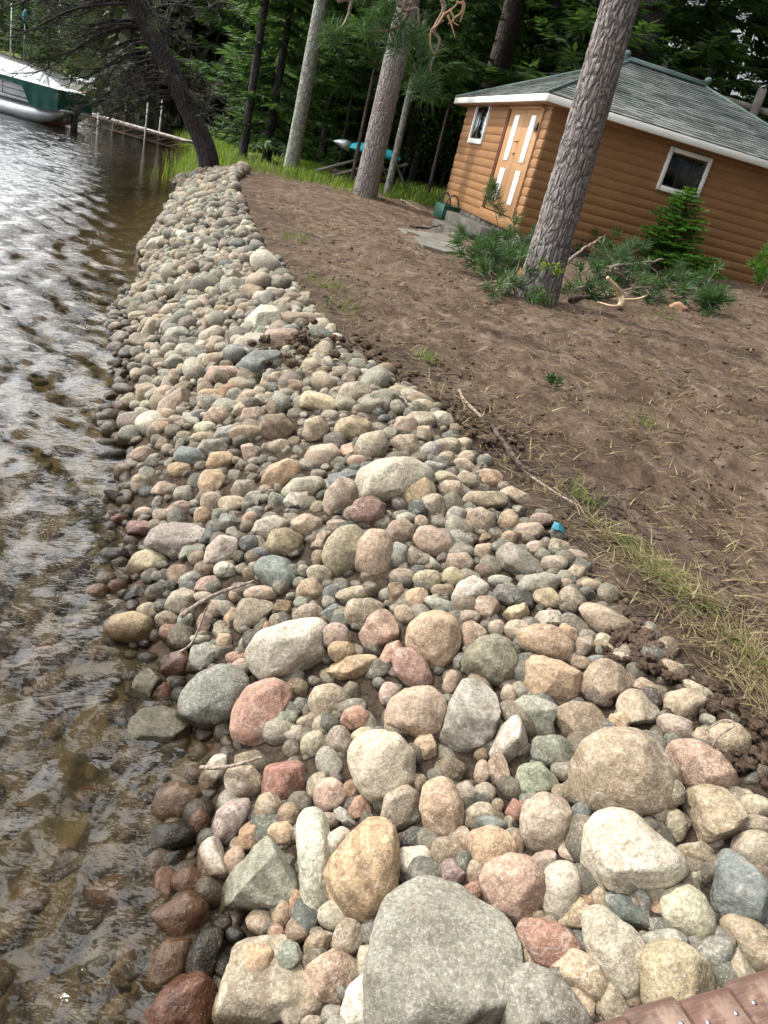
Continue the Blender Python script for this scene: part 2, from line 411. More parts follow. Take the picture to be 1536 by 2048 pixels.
a U2 785,190 820,120 860,85 880,130 850,180
a G2 865,110 890,50 940,60 985,105 960,130 890,135
r O e810,70,35,40,0
r P e1000,80,32,32,0
r N2 e880,65,35,30,0
r G e1030,45,30,20,0
r B e713,300,42,45,0
r G2 595,310 620,285 675,285 680,310 640,330
r D e640,365,38,38,0
r D 500,385 540,345 605,340 600,375 540,410 505,405
r D e685,345,25,30,0
r G e770,310,60,25,-20
r T3 665,410 690,370 740,348 780,370 770,430 720,460 680,445
r P2 750,350 800,310 870,300 885,345 830,375 790,385
r P2 e815,390,45,22,0
r T3 e668,480,45,35,0
r T3 e593,450,45,38,0
r N2 e740,490,30,42,15
r R2 e675,530,40,32,0
r O 420,510 450,465 530,450 600,470 620,520 600,570 540,580 460,560 |half wet orange stone|orange egg shaped stone half wet, resting in the water edge
r P2 830,450 840,400 890,405 895,460 850,475
r P2 e820,490,28,45,10
a T3 850,530 865,490 915,500 910,560 870,570
r O e925,470,30,40,0
r Y e895,570,30,40,0
r G 745,650 770,590 830,570 885,600 880,660 820,680 770,675
r M 645,670 680,615 740,600 760,640 750,700 690,720 655,700
r D e710,745,35,32,0
r R2 e650,775,40,42,0
r P3 e945,630,45,25,-10
a P2 e965,665,38,30,0
r W2 e800,555,45,18,0
r G e740,575,35,20,0
r D e695,570,30,25,0
r T3 e980,575,25,28,0
r D 390,230 420,195 490,190 530,220 500,255 420,255
r R2 425,350 450,320 500,325 505,360 470,385
r R2 e390,370,45,35,0
r R 430,75 480,55 510,65 500,95 440,95
r T e575,55,40,25,0
r T e650,60,42,25,0
r N2 515,790 540,700 610,670 680,700 650,800 580,830 |sunken green boulder|green grey boulder under water left of the dark granite boulder
f N2 515,900 560,830 650,820 740,860 760,940 700,1010 600,1020 530,980 |sunken flat slab|broad olive slab lying under the clear water
r O2 e220,620,100,45,0
r B e360,740,70,50,0
r R2 350,660 390,600 440,610 440,670 380,690
r B e480,850,55,45,0
r O2 e430,1010,70,40,0
r B e310,535,70,50,0
r N2 e320,95,45,30,0
r P2 e720,40,50,35,0
r B e120,700,80,60,0
r B2 e250,820,80,60,0
@6 768 1000
r O 90,580 100,500 160,455 230,445 290,480 305,560 280,640 220,680 160,665 110,620 |orange speckled ball|round orange tan speckled boulder left of a dark grey brown one
r P3 -25,650 10,580 70,560 85,595 40,640 30,690 0,695
r M3 30,630 60,592 120,600 170,650 193,710 185,755 140,770 90,740 45,690 |pink smooth bar|smooth brownish pink bar shaped stone leaning under the orange ball
r B4 310,660 330,600 390,550 450,540 510,570 535,640 520,700 470,745 390,730 330,690 |grey brown dome|large smooth grey brown dome shaped boulder
f N 215,990 240,900 270,800 300,710 360,672 410,690 450,770 463,860 440,930 390,1000 340,1045 280,1035 230,1015 |tall green slab|tall flat green grey slab leaning upright in mid picture
a O 525,610 560,600 640,630 720,640 780,680 805,700 780,790 700,835 620,800 570,770 555,700 530,650 |orange block|angular orange tan block with a notched left edge
r O 525,560 550,520 620,497 690,510 740,560 752,610 720,645 640,630 560,605 |orange loaf|loaf shaped orange tan stone behind the angular orange block
a T 780,790 790,720 830,650 900,640 960,680 988,720 950,790 890,825 820,810 |pale faceted boulder|pale tan faceted boulder right of the angular orange block
r T 937,810 970,765 1020,750 1080,790 1103,850 1095,910 1040,930 980,900 945,850
r T2 985,740 1040,710 1100,750 1118,820 1100,845 1060,780
r T 1120,820 1140,775 1210,758 1275,775 1285,810 1240,860 1180,880 1130,860
a T 1140,740 1230,722 1300,760 1335,820 1310,862 1280,840 1270,780 1200,755
r T3 e1170,910,72,48,15
r T2 e1280,960,45,48,0
r T2 1305,930 1330,905 1420,900 1460,950 1440,1020 1370,1045 1320,1000 |edge brown stone|tan brown round stone half ringed by a root at the dirt edge
a B2 672,890 690,840 760,812 840,815 895,860 890,920 850,975 770,980 700,950 |cracked brown boulder|brown boulder with horizontal cracks in mid picture
a N 525,820 560,785 620,785 680,820 700,840 670,890 680,940 610,990 570,950 535,870
r N2 e675,1010,83,62,10
r O 895,900 910,860 950,850 982,880 970,925 905,928
a W 420,1010 470,910 540,860 570,950 590,1020 520,1048 430,1050
r O 118,980 140,930 180,925 210,980 205,1040 160,1060 130,1030
r P2 0,870 30,800 90,760 180,750 240,790 255,850 230,930 170,960 100,930 20,920 |dusty pink boulder|broad dusty pinkish brown boulder left of the tall green slab
r T3 e60,910,60,42,0
r T e20,775,40,45,0
r P2 e270,735,35,50,10
r P2 e500,785,30,45,0
r M2 e490,845,35,40,0
r B e390,1020,28,28,0
a G3 418,230 440,175 510,168 590,215 640,280 620,310 530,330 450,290 425,255 |grey brick boulder|big grey brown brick shaped boulder near the dirt edge
r N 530,345 560,305 650,290 705,310 700,350 640,375 560,380
a G2 420,380 450,340 520,340 570,400 560,420 470,440 430,410
r W 270,390 300,330 360,303 420,340 410,380 350,400 290,440 |chalky stone|chalky whitish grey stone left of two grey blocks
a B2 358,420 380,385 440,390 480,440 440,495 380,490
a O 468,470 500,430 580,408 600,440 570,490 500,490
r Y 588,400 610,360 670,352 705,390 700,430 640,435
r T e745,400,50,48,0
r W2 585,480 620,445 700,440 725,470 700,510 620,500
r T2 785,430 810,408 880,425 960,470 1010,520 960,540 870,545 820,500 |long tan stone|long tan stone pointing right at the dirt edge
r T e1040,530,40,25,0
r O 695,520 720,492 770,520 775,570 740,588 710,560
r T3 755,610 780,550 830,540 857,595 840,625 780,630
r T e880,580,40,45,0
r T e945,633,42,25,0
r B e787,655,38,32,0
r U e850,640,35,20,0
r T 1107,650 1130,634 1190,660 1205,700 1160,712 1120,690
r P2 e530,520,50,40,0
r P2 305,560 320,495 360,480 415,530 350,610 315,600
r T3 e450,515,35,35,0
r T3 e340,470,42,32,0
r N 155,400 190,383 260,405 300,450 280,470 200,440
r O e130,395,50,42,0
r T e85,460,45,40,0
r B e235,365,48,28,10
r T2 e175,320,60,40,0
r Y e275,310,43,42,0
a B 5,400 20,335 70,330 85,380 60,440 20,440
r T3 e75,310,50,38,0
r P 115,160 140,110 190,103 260,140 290,190 270,225 210,235 150,210 |pink potato stone|pink potato shaped boulder right of the upright pair
a T3 85,240 110,170 160,200 155,270 120,285 95,270
a G3 155,220 190,225 245,280 230,300 180,270
r G 5,210 50,165 95,190 85,270 60,290 15,250
r P2 245,260 260,215 330,210 360,250 350,290 310,295 260,285
r T 350,230 370,180 430,172 420,230 390,262
r O 365,185 390,140 420,120 435,145 400,175
r O e500,150,30,28,0
r T 520,130 540,95 620,90 640,120 610,160 550,160
r P2 e600,195,40,30,0
r P2 e680,255,50,35,0
r T 325,90 340,40 390,30 440,60 445,110 400,150 350,140
r O 450,100 470,50 510,38 540,70 530,110 490,140 460,130
r G e290,75,42,50,0
r T2 0,130 30,85 90,72 120,110 110,170 50,180 10,165
r N e90,72,45,22,0
r T e150,95,28,35,0
r G 240,125 300,120 360,160 350,200 290,200 260,150
a T 650,220 670,150 740,170 750,210 700,225
r P2 e630,80,45,30,0
r T3 e770,230,48,30,15
r T3 720,300 760,258 810,270 790,320 740,325
r T e830,340,38,25,10
r B e725,340,28,28,0
r B3 e400,285,40,28,0
r G e465,325,50,25,0
@3 0 350
r W 955,610 980,570 1050,530 1100,535 1115,580 1090,630 1030,645 980,635 |far white boulder|bright white boulder in the far half of the rock strip
r T 955,570 960,520 1000,513 1025,540 985,575
r T3 1110,590 1130,555 1240,555 1290,580 1250,600 1150,610
r P2 1060,680 1080,625 1170,620 1220,660 1200,700 1110,705 |far pink boulder|pinkish brown boulder by the dirt, below the bright white one
r T 930,700 950,655 1020,640 1070,660 1060,700 980,715
r T 825,690 850,650 890,655 908,690 880,720 840,715
r N 655,660 680,620 730,612 757,640 740,680 690,685
r T 565,640 600,580 640,580 650,620 600,665
r G 645,640 650,585 700,575 735,600 660,650
r B 480,715 510,685 555,700 540,735 500,750
r G2 435,660 470,635 510,630 520,660 480,685
r N2 412,610 440,580 490,585 490,615 440,630
a U 970,800 980,740 1020,715 1110,710 1130,750 1110,790 1040,840 985,835 |far blue block|blue grey block next to a clump of brown earth
r P 825,815 850,770 930,770 970,800 960,825 870,825 830,850
r T 800,770 830,720 890,712 910,735 870,765 820,775
r T e1245,780,42,38,0
r T e1258,730,28,28,0
r T 1040,850 1060,800 1120,790 1130,825 1080,860
r T3 e1165,810,40,30,0
r B e1170,850,48,30,0
r G e1325,835,35,25,0
r P2 e1335,745,45,22,0
f Y 1195,910 1230,870 1290,857 1350,880 1358,910 1330,945 1270,960 1220,940 |yellow flat stone|yellowish stone with a flat oval top in the far half
r T3 1355,885 1380,840 1440,833 1480,860 1480,900 1430,925 1370,910
r G3 1470,930 1490,880 1540,865 1610,900 1620,940 1560,970 1490,960
r T2 1340,1030 1360,985 1420,968 1480,995 1480,1040 1420,1070 1360,1060
r T2 1215,1040 1230,985 1280,970 1310,1010 1300,1060 1250,1075
r B 1040,1000 1070,965 1130,965 1170,1010 1160,1060 1100,1062 1050,1040
r B 1060,940 1090,900 1130,885 1155,920 1150,965 1090,965
r P2 965,980 980,940 1030,932 1058,955 1030,1000 985,1005
r T 935,945 960,912 1020,910 1030,935 960,975
r P2 820,970 850,935 900,935 918,970 890,1010 840,1000
r P2 630,970 650,910 710,865 780,860 790,900 750,940 690,980 650,985 |muddy pink boulder|mud stained pinkish boulder nearer the water in the far half
r P2 550,900 555,845 600,835 640,870 600,920
r P2 e660,875,40,28,0
r P2 660,830 690,780 725,785 730,825 690,840
r O e845,890,45,32,0
r O2 e925,872,45,32,0
r T2 955,900 980,865 1030,862 1065,890 1050,920 970,915
r T e830,920,35,25,0
r U e790,965,40,22,-15
r W2 e820,1015,40,25,0
r T e815,1050,45,20,0
r N 860,1050 880,1015 930,1005 960,1035 930,1078 880,1070
r T2 e985,1040,55,38,0
r G 795,1100 810,1065 880,1060 910,1095 870,1120 810,1120
r U 700,1120 730,1090 790,1100 830,1130 760,1180 715,1150
r O 830,1160 850,1115 910,1110 935,1140 890,1190 850,1180
r O e720,1180,42,28,0
r O 590,1030 620,990 690,990 690,1015 620,1045
r T e540,985,55,22,0
r M 455,960 460,910 500,910 535,950 500,975
r O 800,1240 810,1190 870,1185 905,1220 880,1290 820,1290
r T3 930,1260 950,1225 1010,1225 1030,1260 980,1300 940,1290
r O 1055,1220 1080,1170 1150,1140 1195,1165 1180,1220 1110,1265 1065,1255
r T 1225,1130 1250,1090 1330,1080 1360,1120 1320,1170 1250,1165
r P 1350,1130 1370,1085 1420,1070 1430,1110 1380,1155
r P e1430,1150,35,28,0
r T3 1425,1090 1450,1045 1530,1030 1545,1080 1530,1140 1470,1158 1430,1130
r W2 1430,1270 1450,1190 1520,1150 1620,1140 1690,1170 1720,1210 1700,1260 1600,1300 1500,1310 1430,1300 |broad pale boulder|broad pale grey boulder, widest stone above the maroon one
a U 1300,1240 1330,1200 1420,1180 1460,1205 1420,1240 1340,1260 |teal flat rock|flat teal grey rock left of the broad pale boulder
r S 1130,1270 1180,1220 1260,1210 1300,1230 1260,1290 1180,1300
r T3 1295,1340 1310,1270 1360,1215 1410,1230 1420,1300 1390,1350 1310,1370
a G2 1070,1300 1090,1270 1140,1280 1150,1320 1100,1345
r W2 1135,1310 1160,1275 1230,1270 1250,1300 1200,1340
a G 970,1310 1000,1270 1050,1265 1060,1300 1010,1345
r T e930,1320,48,35,0
r T e850,1310,45,35,0
r D2 415,1270 450,1262 530,1290 530,1320 470,1310 430,1300
r G2 370,1080 400,1055 460,1060 440,1110 390,1105
r M 455,1060 480,1040 560,1040 540,1080 480,1085
r T3 e560,1240,30,40,0
r T 600,1270 640,1230 695,1240 690,1275 630,1280
r T e575,1120,40,30,0
r T e490,1195,30,38,0
r D e455,1120,50,22,-10
r P2 965,1090 1000,1075 1030,1110 1020,1170 985,1160
r T e1120,1090,40,28,0
r W 580,300 610,260 660,250 685,275 660,300 600,312
r T 570,385 600,350 640,345 660,370 600,390
r Y 760,410 800,375 820,390 790,430
r N 580,480 600,445 660,435 650,460 600,490
r W2 1010,500 1030,470 1090,470 1110,500 1060,515
r W2 640,550 670,520 720,515 735,550 690,570
r T3 1100,530 1130,490 1190,500 1195,545 1130,560
r T e860,590,45,32,0
@4 768 400
r T e60,775,45,28,0
r T e135,800,55,28,15
r T e150,830,50,28,0
r T 35,915 60,872 110,870 140,905 120,940 60,945
r T e150,885,55,35,10
r T e225,885,48,35,10
a T 135,960 140,910 190,910 220,960 180,985
r T 32,970 60,945 120,945 142,985 120,1030 70,1030
r G e187,1010,40,38,0
r T e250,1035,30,28,0
r T e255,985,48,32,0
r G 145,1070 180,1045 245,1060 245,1095 190,1100
r O 70,1190 90,1120 140,1103 190,1130 200,1190 160,1235 100,1240 75,1220 |orange tan egg|orange tan egg shaped boulder on the right end of the broad pale one
r P2 25,1180 40,1130 80,1110 90,1150 60,1200
r T3 130,1230 150,1190 210,1180 248,1210 240,1260 180,1280 140,1265
r T 218,1150 250,1125 300,1130 315,1180 280,1215 240,1195
r T e240,1115,50,25,0
r T 290,1120 320,1085 370,1105 390,1150 350,1160
a O 385,1110 400,1078 460,1085 490,1130 450,1165 400,1150
r T 320,1200 350,1170 450,1170 490,1195 470,1230 380,1235 330,1225
a T 470,1170 510,1148 570,1180 620,1235 560,1225 490,1200
r T e330,1035,35,28,0
r T e315,980,38,25,0
r T e405,1045,25,25,0
r T 270,1040 330,1035 375,1080 330,1100
'''
# ------------------------------------------------------------------ terrain
def px0(lst, z): return np.array([at_z(u, v, z)[:2] for u, v in lst])
WATER_LINE = np.concatenate([[[1.2, -4], [.45, -.6], [.12, .6]], px0([(475, 2040), (445, 1930), (450, 1830), (400, 1770), (392, 1680), (405, 1600), (432, 1490), (385, 1400), (345, 1330), (300, 1290), (245, 1230), (268, 1150), (272, 1060), (240, 990), (252, 900), (252, 800), (258, 700), (240, 640), (290, 560), (288, 500), (328, 440), (362, 385)], 0.0),
                             [[-7.6, 20.5], [-9.0, 26], [-11.5, 33], [-13.8, 40], [-18.5, 52], [-24, 66]], px0([(332, 222), (250, 190), (190, 166), (100, 133), (0, 104)], 0.0), [[-330, 480], [-800, 1100]]])
BANK_LINE = np.concatenate([[[4.2, -4], [2.6, .2]], px0([(1536, 1570), (1470, 1440), (1330, 1290), (1190, 1160), (1105, 1050), (1000, 955), (880, 830), (672, 690), (606, 600), (546, 520), (500, 430), (476, 365)], 0.7), [[-5.7, 21.5], [-6.6, 27], [-8.8, 33], [-11.0, 40], [-15.7, 52], [-21, 66]], px0([(332, 222), (250, 190), (190, 166), (100, 133), (0, 104)], 0.0)+[2.6, 1.2], [[-327, 481], [-797, 1101]]])
def poly_sd(x, y, L):
    x = np.asarray(x, float); y = np.asarray(y, float); best = np.full(x.shape, 1e18); sg = np.ones(x.shape)
    for a, b in zip(L[:-1], L[1:]):
        d = b-a; l2 = d@d; t = np.clip(((x-a[0])*d[0]+(y-a[1])*d[1])/l2, 0, 1)
        ex = x-a[0]-t*d[0]; ey = y-a[1]-t*d[1]; q = ex*ex+ey*ey; m = q < best
        best = np.where(m, q, best); sg = np.where(m, np.where(d[0]*ey-d[1]*ex < 0, 1.0, -1.0), sg)
    return np.sqrt(best)*sg            # + on the land (right-hand) side
CC = np.array([1.12, 16.35, 1.137]); YAW = 0.291551
S_ = np.array([cos(YAW), sin(YAW), 0]); F_ = np.array([-sin(YAW), cos(YAW), 0])
def sstep(x, a, b):
    t = np.clip((x-a)/(b-a), 0, 1); return t*t*(3-2*t)
def terrain(x, y):
    x = np.asarray(x, float); y = np.asarray(y, float)
    dw = poly_sd(x, y, WATER_LINE); db = poly_sd(x, y, BANK_LINE)
    t = np.clip(dw/(np.abs(dw)+np.abs(db)+1e-6), 0, 1); t = np.where(db > 0, 1, t)
    s = (x-CC[0])*S_[0]+(y-CC[1])*S_[1]
    land = .7 + .2*sstep(db, 0, 6) + np.clip(s, 0, 5)*.075*sstep(y, 6, 14)
    land = land - .30*np.exp(-(((x-CC[0])*S_[0]+(y-CC[1])*S_[1]+1.1)**2/1.6+((x-CC[0])*F_[0]+(y-CC[1])*F_[1]-2.6)**2/4.5))
    z = np.where(dw > 0, t**.85*.7+.11*np.sin(pi*t)*sstep(y, 1.4, 3), -np.minimum(np.abs(dw)*.30, 2.2))
    return np.where((db > 0) & (dw > 0), land, z)

# ------------------------------------------------------------------ materials
def mk_rock(name, attr=False, speck=.5):
    m = MT(name); oc = m.oc(); oi = m.n('ShaderNodeObjectInfo')
    if attr: base = m.attr(); p = oc; rnd = 0.5
    else:
        base = oi.outputs['Color']; rnd = oi.outputs['Random']
        p = m.n('ShaderNodeVectorMath', {0: oc, 1: m.n('ShaderNodeCombineXYZ', {0: m.math('MULTIPLY', rnd, 37), 1: m.math('MULTIPLY', rnd, 91), 2: rnd}).outputs[0]}, operation='ADD').outputs[0]
    big = m.noise(p, 7, 4, .6); mid = m.noise(p, 32, 5, .65); fine = m.noise(p, 150, 3, .7)
    c = m.mix(m.rng(big, .3, .7), m.mix(1, base, (.70, .67, .64), 'MULTIPLY'), m.mix(1, base, (1.2, 1.18, 1.15), 'MULTIPLY'))
    c = m.mix(m.rng(mid, .52, .70, 0, .42), c, m.mix(.6, base, (.54, .50, .44)))                 # pale mineral dust
    c = m.mix(m.rng(m.noise(p, 14, 5, .7, .6), .53, .68, 0, .65), c, m.mix(.7, base, (.19, .13, .085)))   # earth stains
    c = m.mix(m.rng(m.noise(p, 75, 6, .8), .36, .64, 0, 1), m.mix(1, c, (.66, .63, .60), 'MULTIPLY'), m.mix(1, c, (1.22, 1.2, 1.18), 'MULTIPLY'))
    if not attr:
        vn = m.math('ABSOLUTE', m.math('SUBTRACT', m.noise(p, 3.2, 4, .55, .7), .5)); has = m.math('GREATER_THAN', rnd, .68)
        c = m.mix(m.math('MULTIPLY', m.rng(vn, .010, .002, 0, .42), has), c, m.mix(.6, base, (.62, .58, .52)))          # quartz veins
        wv = m.n('ShaderNodeTexWave', {'Vector': m.map(p, (1, .8, 1.3), rot=(.5, .9, .2)), 'Scale': 5.5, 'Distortion': 5, 'Detail': 4, 'Detail Scale': 1.4}).outputs[1]; lay = m.math('LESS_THAN', rnd, .32)
        c = m.mix(m.math('MULTIPLY', m.rng(wv, .35, .75), m.math('MULTIPLY', lay, .55)), c, m.mix(1, c, (.62, .57, .53), 'MULTIPLY'))   # bedding layers
        lc = m.math('MULTIPLY', m.rng(m.vor(m.n('ShaderNodeVectorMath', {0: p, 1: m.n('ShaderNodeTexNoise', {'Vector': p, 'Scale': 30}).outputs[1]}, operation='ADD').outputs[0], 9), .30, .16, 0, .45), m.math('GREATER_THAN', m.math('FRACT', m.math('MULTIPLY', rnd, 7.3)), .6))
        c = m.mix(lc, c, (.36, .37, .31))                                                                              # dry lichen
    g1 = m.rng(fine, .57, .66, 0, speck); g2 = m.rng(fine, .43, .34, 0, speck)
    c = m.mix(g1, c, m.mix(.5, base, (.62, .58, .53))); c = m.mix(g2, c, m.mix(.55, base, (.08, .07, .065)))
    pz = m.n('ShaderNodeSeparateXYZ', {0: m.pos()}).outputs[2]
    wet = m.rng(m.math('SUBTRACT', pz, m.math('MULTIPLY', m.noise(m.pos(), 9, 3), .05)), .070, .030)
    c = m.mix(wet, c, m.mix(1, c, (.30, .25, .20), 'MULTIPLY'))
    h = m.math('ADD', m.math('MULTIPLY', mid, .6), m.math('MULTIPLY', fine, .22))
    h = m.math('ADD', h, m.math('MULTIPLY', big, .7))
    crk = m.rng(m.vor(m.n('ShaderNodeVectorMath', {0: p, 1: m.n('ShaderNodeTexNoise', {'Vector': p, 'Scale': 12}).outputs[1]}, operation='ADD').outputs[0], 5, 'DISTANCE_TO_EDGE'), 0, .03, 0, .15)
    h = m.math('ADD', h, m.math('MULTIPLY', crk, m.rng(m.noise(p, 6, 2), .55, .68, 0, 1)))
    rough = m.n('ShaderNodeMix', {0: wet, 2: .78, 3: .12}).outputs[0]
    return m.done(m.pbr(c, rough, m.bump(h, .8, .016), .3))
MAT = {}
MAT['rock'] = mk_rock('weathered_stone'); MAT['granite'] = mk_rock('speckled_granite', speck=.85); MAT['smooth'] = mk_rock('smooth_stone', speck=.22)
MAT['pebbles'] = mk_rock('mixed_small_stones', attr=True, speck=.4)

def mk_dirt():
    m = MT('ground_soil'); p = m.pos(); zc = m.n('ShaderNodeSeparateXYZ', {0: p}).outputs[2]; at = m.n('ShaderNodeSeparateColor', {0: m.attr('Col')})
    a = m.noise(p, 1.3, 6, .68, .5); b = m.noise(m.map(p, (1, .45, 1), rot=(0, 0, .35)), 7, 8, .75, .4); c = m.noise(p, 38, 6, .78)
    col = m.mix(m.rng(a, .35, .65), (.086, .057, .040), (.172, .121, .088))
    col = m.mix(m.rng(a, .52, .64, 0, .65), col, (.068, .048, .036)); col = m.mix(m.rng(b, .5, .7, 0, .7), col, (.29, .225, .175)); col = m.mix(m.rng(b, .50, .36, 0, .9), col, (.058, .038, .026))
    col = m.mix(m.rng(c, .56, .68, 0, .5), col, (.32, .24, .165)); col = m.mix(m.rng(c, .44, .32, 0, .85), col, (.042, .028, .02))
    g = m.mix(m.rng(b, .3, .7), (.06, .085, .018), (.15, .19, .04))
    col = m.mix(at.outputs[1], col, g)                                     # lawn
    bed = m.mix(m.rng(b, .35, .65), (.07, .055, .03), (.16, .125, .07))
    col = m.mix(at.outputs[2], col, bed)                                   # lake bed
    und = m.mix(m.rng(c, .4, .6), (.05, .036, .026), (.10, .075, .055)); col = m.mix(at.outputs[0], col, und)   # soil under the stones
    h = m.math('ADD', m.math('MULTIPLY', b, .8), m.math('MULTIPLY', c, .5))
    return m.done(m.pbr(col, .95, m.bump(h, 1.0, .05), .1))
MAT['dirt'] = mk_dirt()

def mk_water():
    m = MT('lake_water'); p = m.pos()
    n1 = m.noise(m.map(p, (1, 1.35, 1), rot=(0, 0, -.2)), 2.6, 4, .6, .4); sep_ = m.n('ShaderNodeSeparateColor', {0: m.attr()}); open_ = sep_.outputs[0]; far_ = sep_.outputs[1]; n2 = m.noise(m.map(p, (1, 2.0, 1), rot=(0, 0, .2)), 12, 3, .55, .3)
    n3 = m.noise(m.map(p, (1, 1.5, 1), rot=(0, 0, -.25)), 6, 4, .6, .3)
    nb = m.bump(n1, .14, .085); nb = m.bump(n3, .28, .022, nb); nb = m.bump(n2, .12, .013, nb)
    def slopes(sc, amp, my):                       # open water chop as facet slopes
        q = m.n('ShaderNodeTexNoise', {'Vector': m.map(p, (1, my, 1), rot=(0, 0, .12)), 'Scale': sc, 'Detail': 2, 'Roughness': .5, 'Distortion': .2}).outputs[1]
        q = m.n('ShaderNodeVectorMath', {0: q, 1: (.5, .5, .5)}, operation='SUBTRACT').outputs[0]
        return m.n('ShaderNodeVectorMath', {0: q, 1: (amp, amp, 0)}, operation='MULTIPLY').outputs[0]
    def vadd(a, b): return m.n('ShaderNodeVectorMath', {0: a, 1: b}, operation='ADD').outputs[0]
    sl = vadd(vadd(slopes(1.7, .55, 1.3), slopes(4.5, .95, 1.5)), slopes(10, .8, 1.5))
    sl = m.n('ShaderNodeVectorMath', {0: sl, 3: m.math('MULTIPLY', open_, .9)}, operation='SCALE').outputs[0]
    nb = m.n('ShaderNodeVectorMath', {0: vadd(nb, sl)}, operation='NORMALIZE').outputs[0]
    fr = m.n('ShaderNodeFresnel', {'IOR': 1.36, 'Normal': nb}).outputs[0]
    gl = m.n('ShaderNodeBsdfGlossy', {'Color': (1, 1, 1), 'Roughness': m.math('MULTIPLY_ADD', far_, .10, .03), 'Normal': nb})
    tr = m.n('ShaderNodeBsdfTransparent', {'Color': (.93, .90, .82)})
    df = m.n('ShaderNodeBsdfDiffuse', {'Color': (.070, .062, .032)})
    under = m.n('ShaderNodeMixShader', {0: .07, 1: tr.outputs[0], 2: df.outputs[0]})
    va = m.n('ShaderNodeVolumeAbsorption', {'Color': (.60, .47, .26), 'Density': .85}); m.t.links.new(va.outputs[0], m.out.inputs[1])
    return m.done(m.n('ShaderNodeMixShader', {0: fr, 1: under.outputs[0], 2: gl.outputs[0]}))
MAT['water'] = mk_water()

def plain(name, col, rough=.6, spec=.3, metal=0, var=.12, bs=40, bump=.15):
    m = MT(name); p = m.oc(); n = m.noise(p, bs, 4, .6); n2 = m.noise(p, 3, 3)
    c = m.mix(m.rng(n2, .3, .7), tuple(q*(1-var) for q in col), tuple(q*(1+var) for q in col)); c = m.mix(m.rng(n, .55, .75, 0, var*2), c, tuple(q*.6 for q in col))
    return m.done(m.pbr(c, rough, m.bump(n, bump, .01), spec, metal))
def mk_bark(name, plate, fis, sx=16, sz=4.2, bd=.03, lichen=None):
    m = MT(name); p = m.oc(); wv = m.n('ShaderNodeTexNoise', {'Vector': p, 'Scale': 5, 'Detail': 4})
    q = m.n('ShaderNodeVectorMath', {0: m.map(p, (sx, sx, sz)), 1: m.n('ShaderNodeVectorMath', {0: wv.outputs[1], 3: 1.6}, operation='SCALE').outputs[0]}, operation='ADD').outputs[0]
    e = m.vor(q, 1, 'DISTANCE_TO_EDGE'); fl = m.noise(m.map(p, (60, 60, 22)), 1, 5, .7); bg_ = m.noise(p, 2.2, 4)
    c = m.mix(m.rng(fl, .3, .7), tuple(v*.72 for v in plate), tuple(min(1, v*1.22) for v in plate))
    c = m.mix(m.rng(bg_, .45, .7, 0, .25), c, (plate[0]*1.15, plate[1]*.8, plate[2]*.66))
    if lichen: c = m.mix(m.rng(m.noise(p, 9, 5, .65), .5, .6, 0, .8), c, lichen)
    c = m.mix(m.rng(e, .0, .10, .85, 0), c, fis)
    h = m.math('ADD', m.rng(e, 0, .22), m.math('MULTIPLY', fl, .35))
    return m.done(m.pbr(c, .9, m.bump(h, .75, bd), .15))
MAT['bark_pine'] = mk_bark('red_pine_bark', (.25, .232, .222), (.075, .056, .050))
MAT['bark_dark'] = mk_bark('dark_bark', (.062, .054, .056), (.014, .012, .013))  # near-black cool bark of the darker trunks
MAT['bark_lichen'] = mk_bark('lichen_grey_bark', (.25, .25, .22), (.09, .08, .07), 9, 5, .012, (.30, .37, .31))
MAT['bark_far'] = mk_bark('forest_bark', (.10, .08, .072), (.03, .022, .02), 10, 3)
MAT['stick'] = mk_bark('bare_branch_bark', (.30, .245, .20), (.14, .10, .075), 30, 8, .006)
MAT['split_wood'] = plain('freshly_split_wood', (.62, .47, .29), .7, .2, 0, .2, 30, .3)

def mk_leaf(name, c1, c2, tr=.35, rough=.55):
    m = MT(name); at = m.n('ShaderNodeSeparateColor', {0: m.attr()})
    col = m.mix(at.outputs[0], c1, c2)
    pb = m.pbr(col, rough, None, .25); t = m.n('ShaderNodeBsdfTranslucent', {'Color': m.mix(1, col, (1.1, 1.25, .5), 'MULTIPLY')})
    return m.done(m.n('ShaderNodeMixShader', {0: tr, 1: pb.outputs[0], 2: t.outputs[0]}))
MAT['spruce'] = mk_leaf('spruce_needles', (.036, .072, .030), (.125, .21, .070), .4)
MAT['pine_n'] = mk_leaf('pine_needles', (.030, .062, .028), (.095, .165, .065), .25)
MAT['pine_grey'] = mk_leaf('dull_pine_needles', (.040, .050, .034), (.095, .105, .065), .2)
MAT['fir'] = mk_leaf('young_fir_needles', (.035, .095, .014), (.105, .23, .03), .3)
MAT['leaf'] = mk_leaf('broad_leaves', (.030, .072, .018), (.13, .22, .04), .45)
MAT['grass'] = mk_leaf('grass_blades', (.07, .12, .02), (.24, .31, .06), .4)
MAT['straw'] = mk_leaf('cut_grass', (.14, .10, .055), (.42, .36, .19), .2, .8)
MAT['weed'] = mk_leaf('weed_leaves', (.05, .12, .015), (.26, .36, .04), .4)
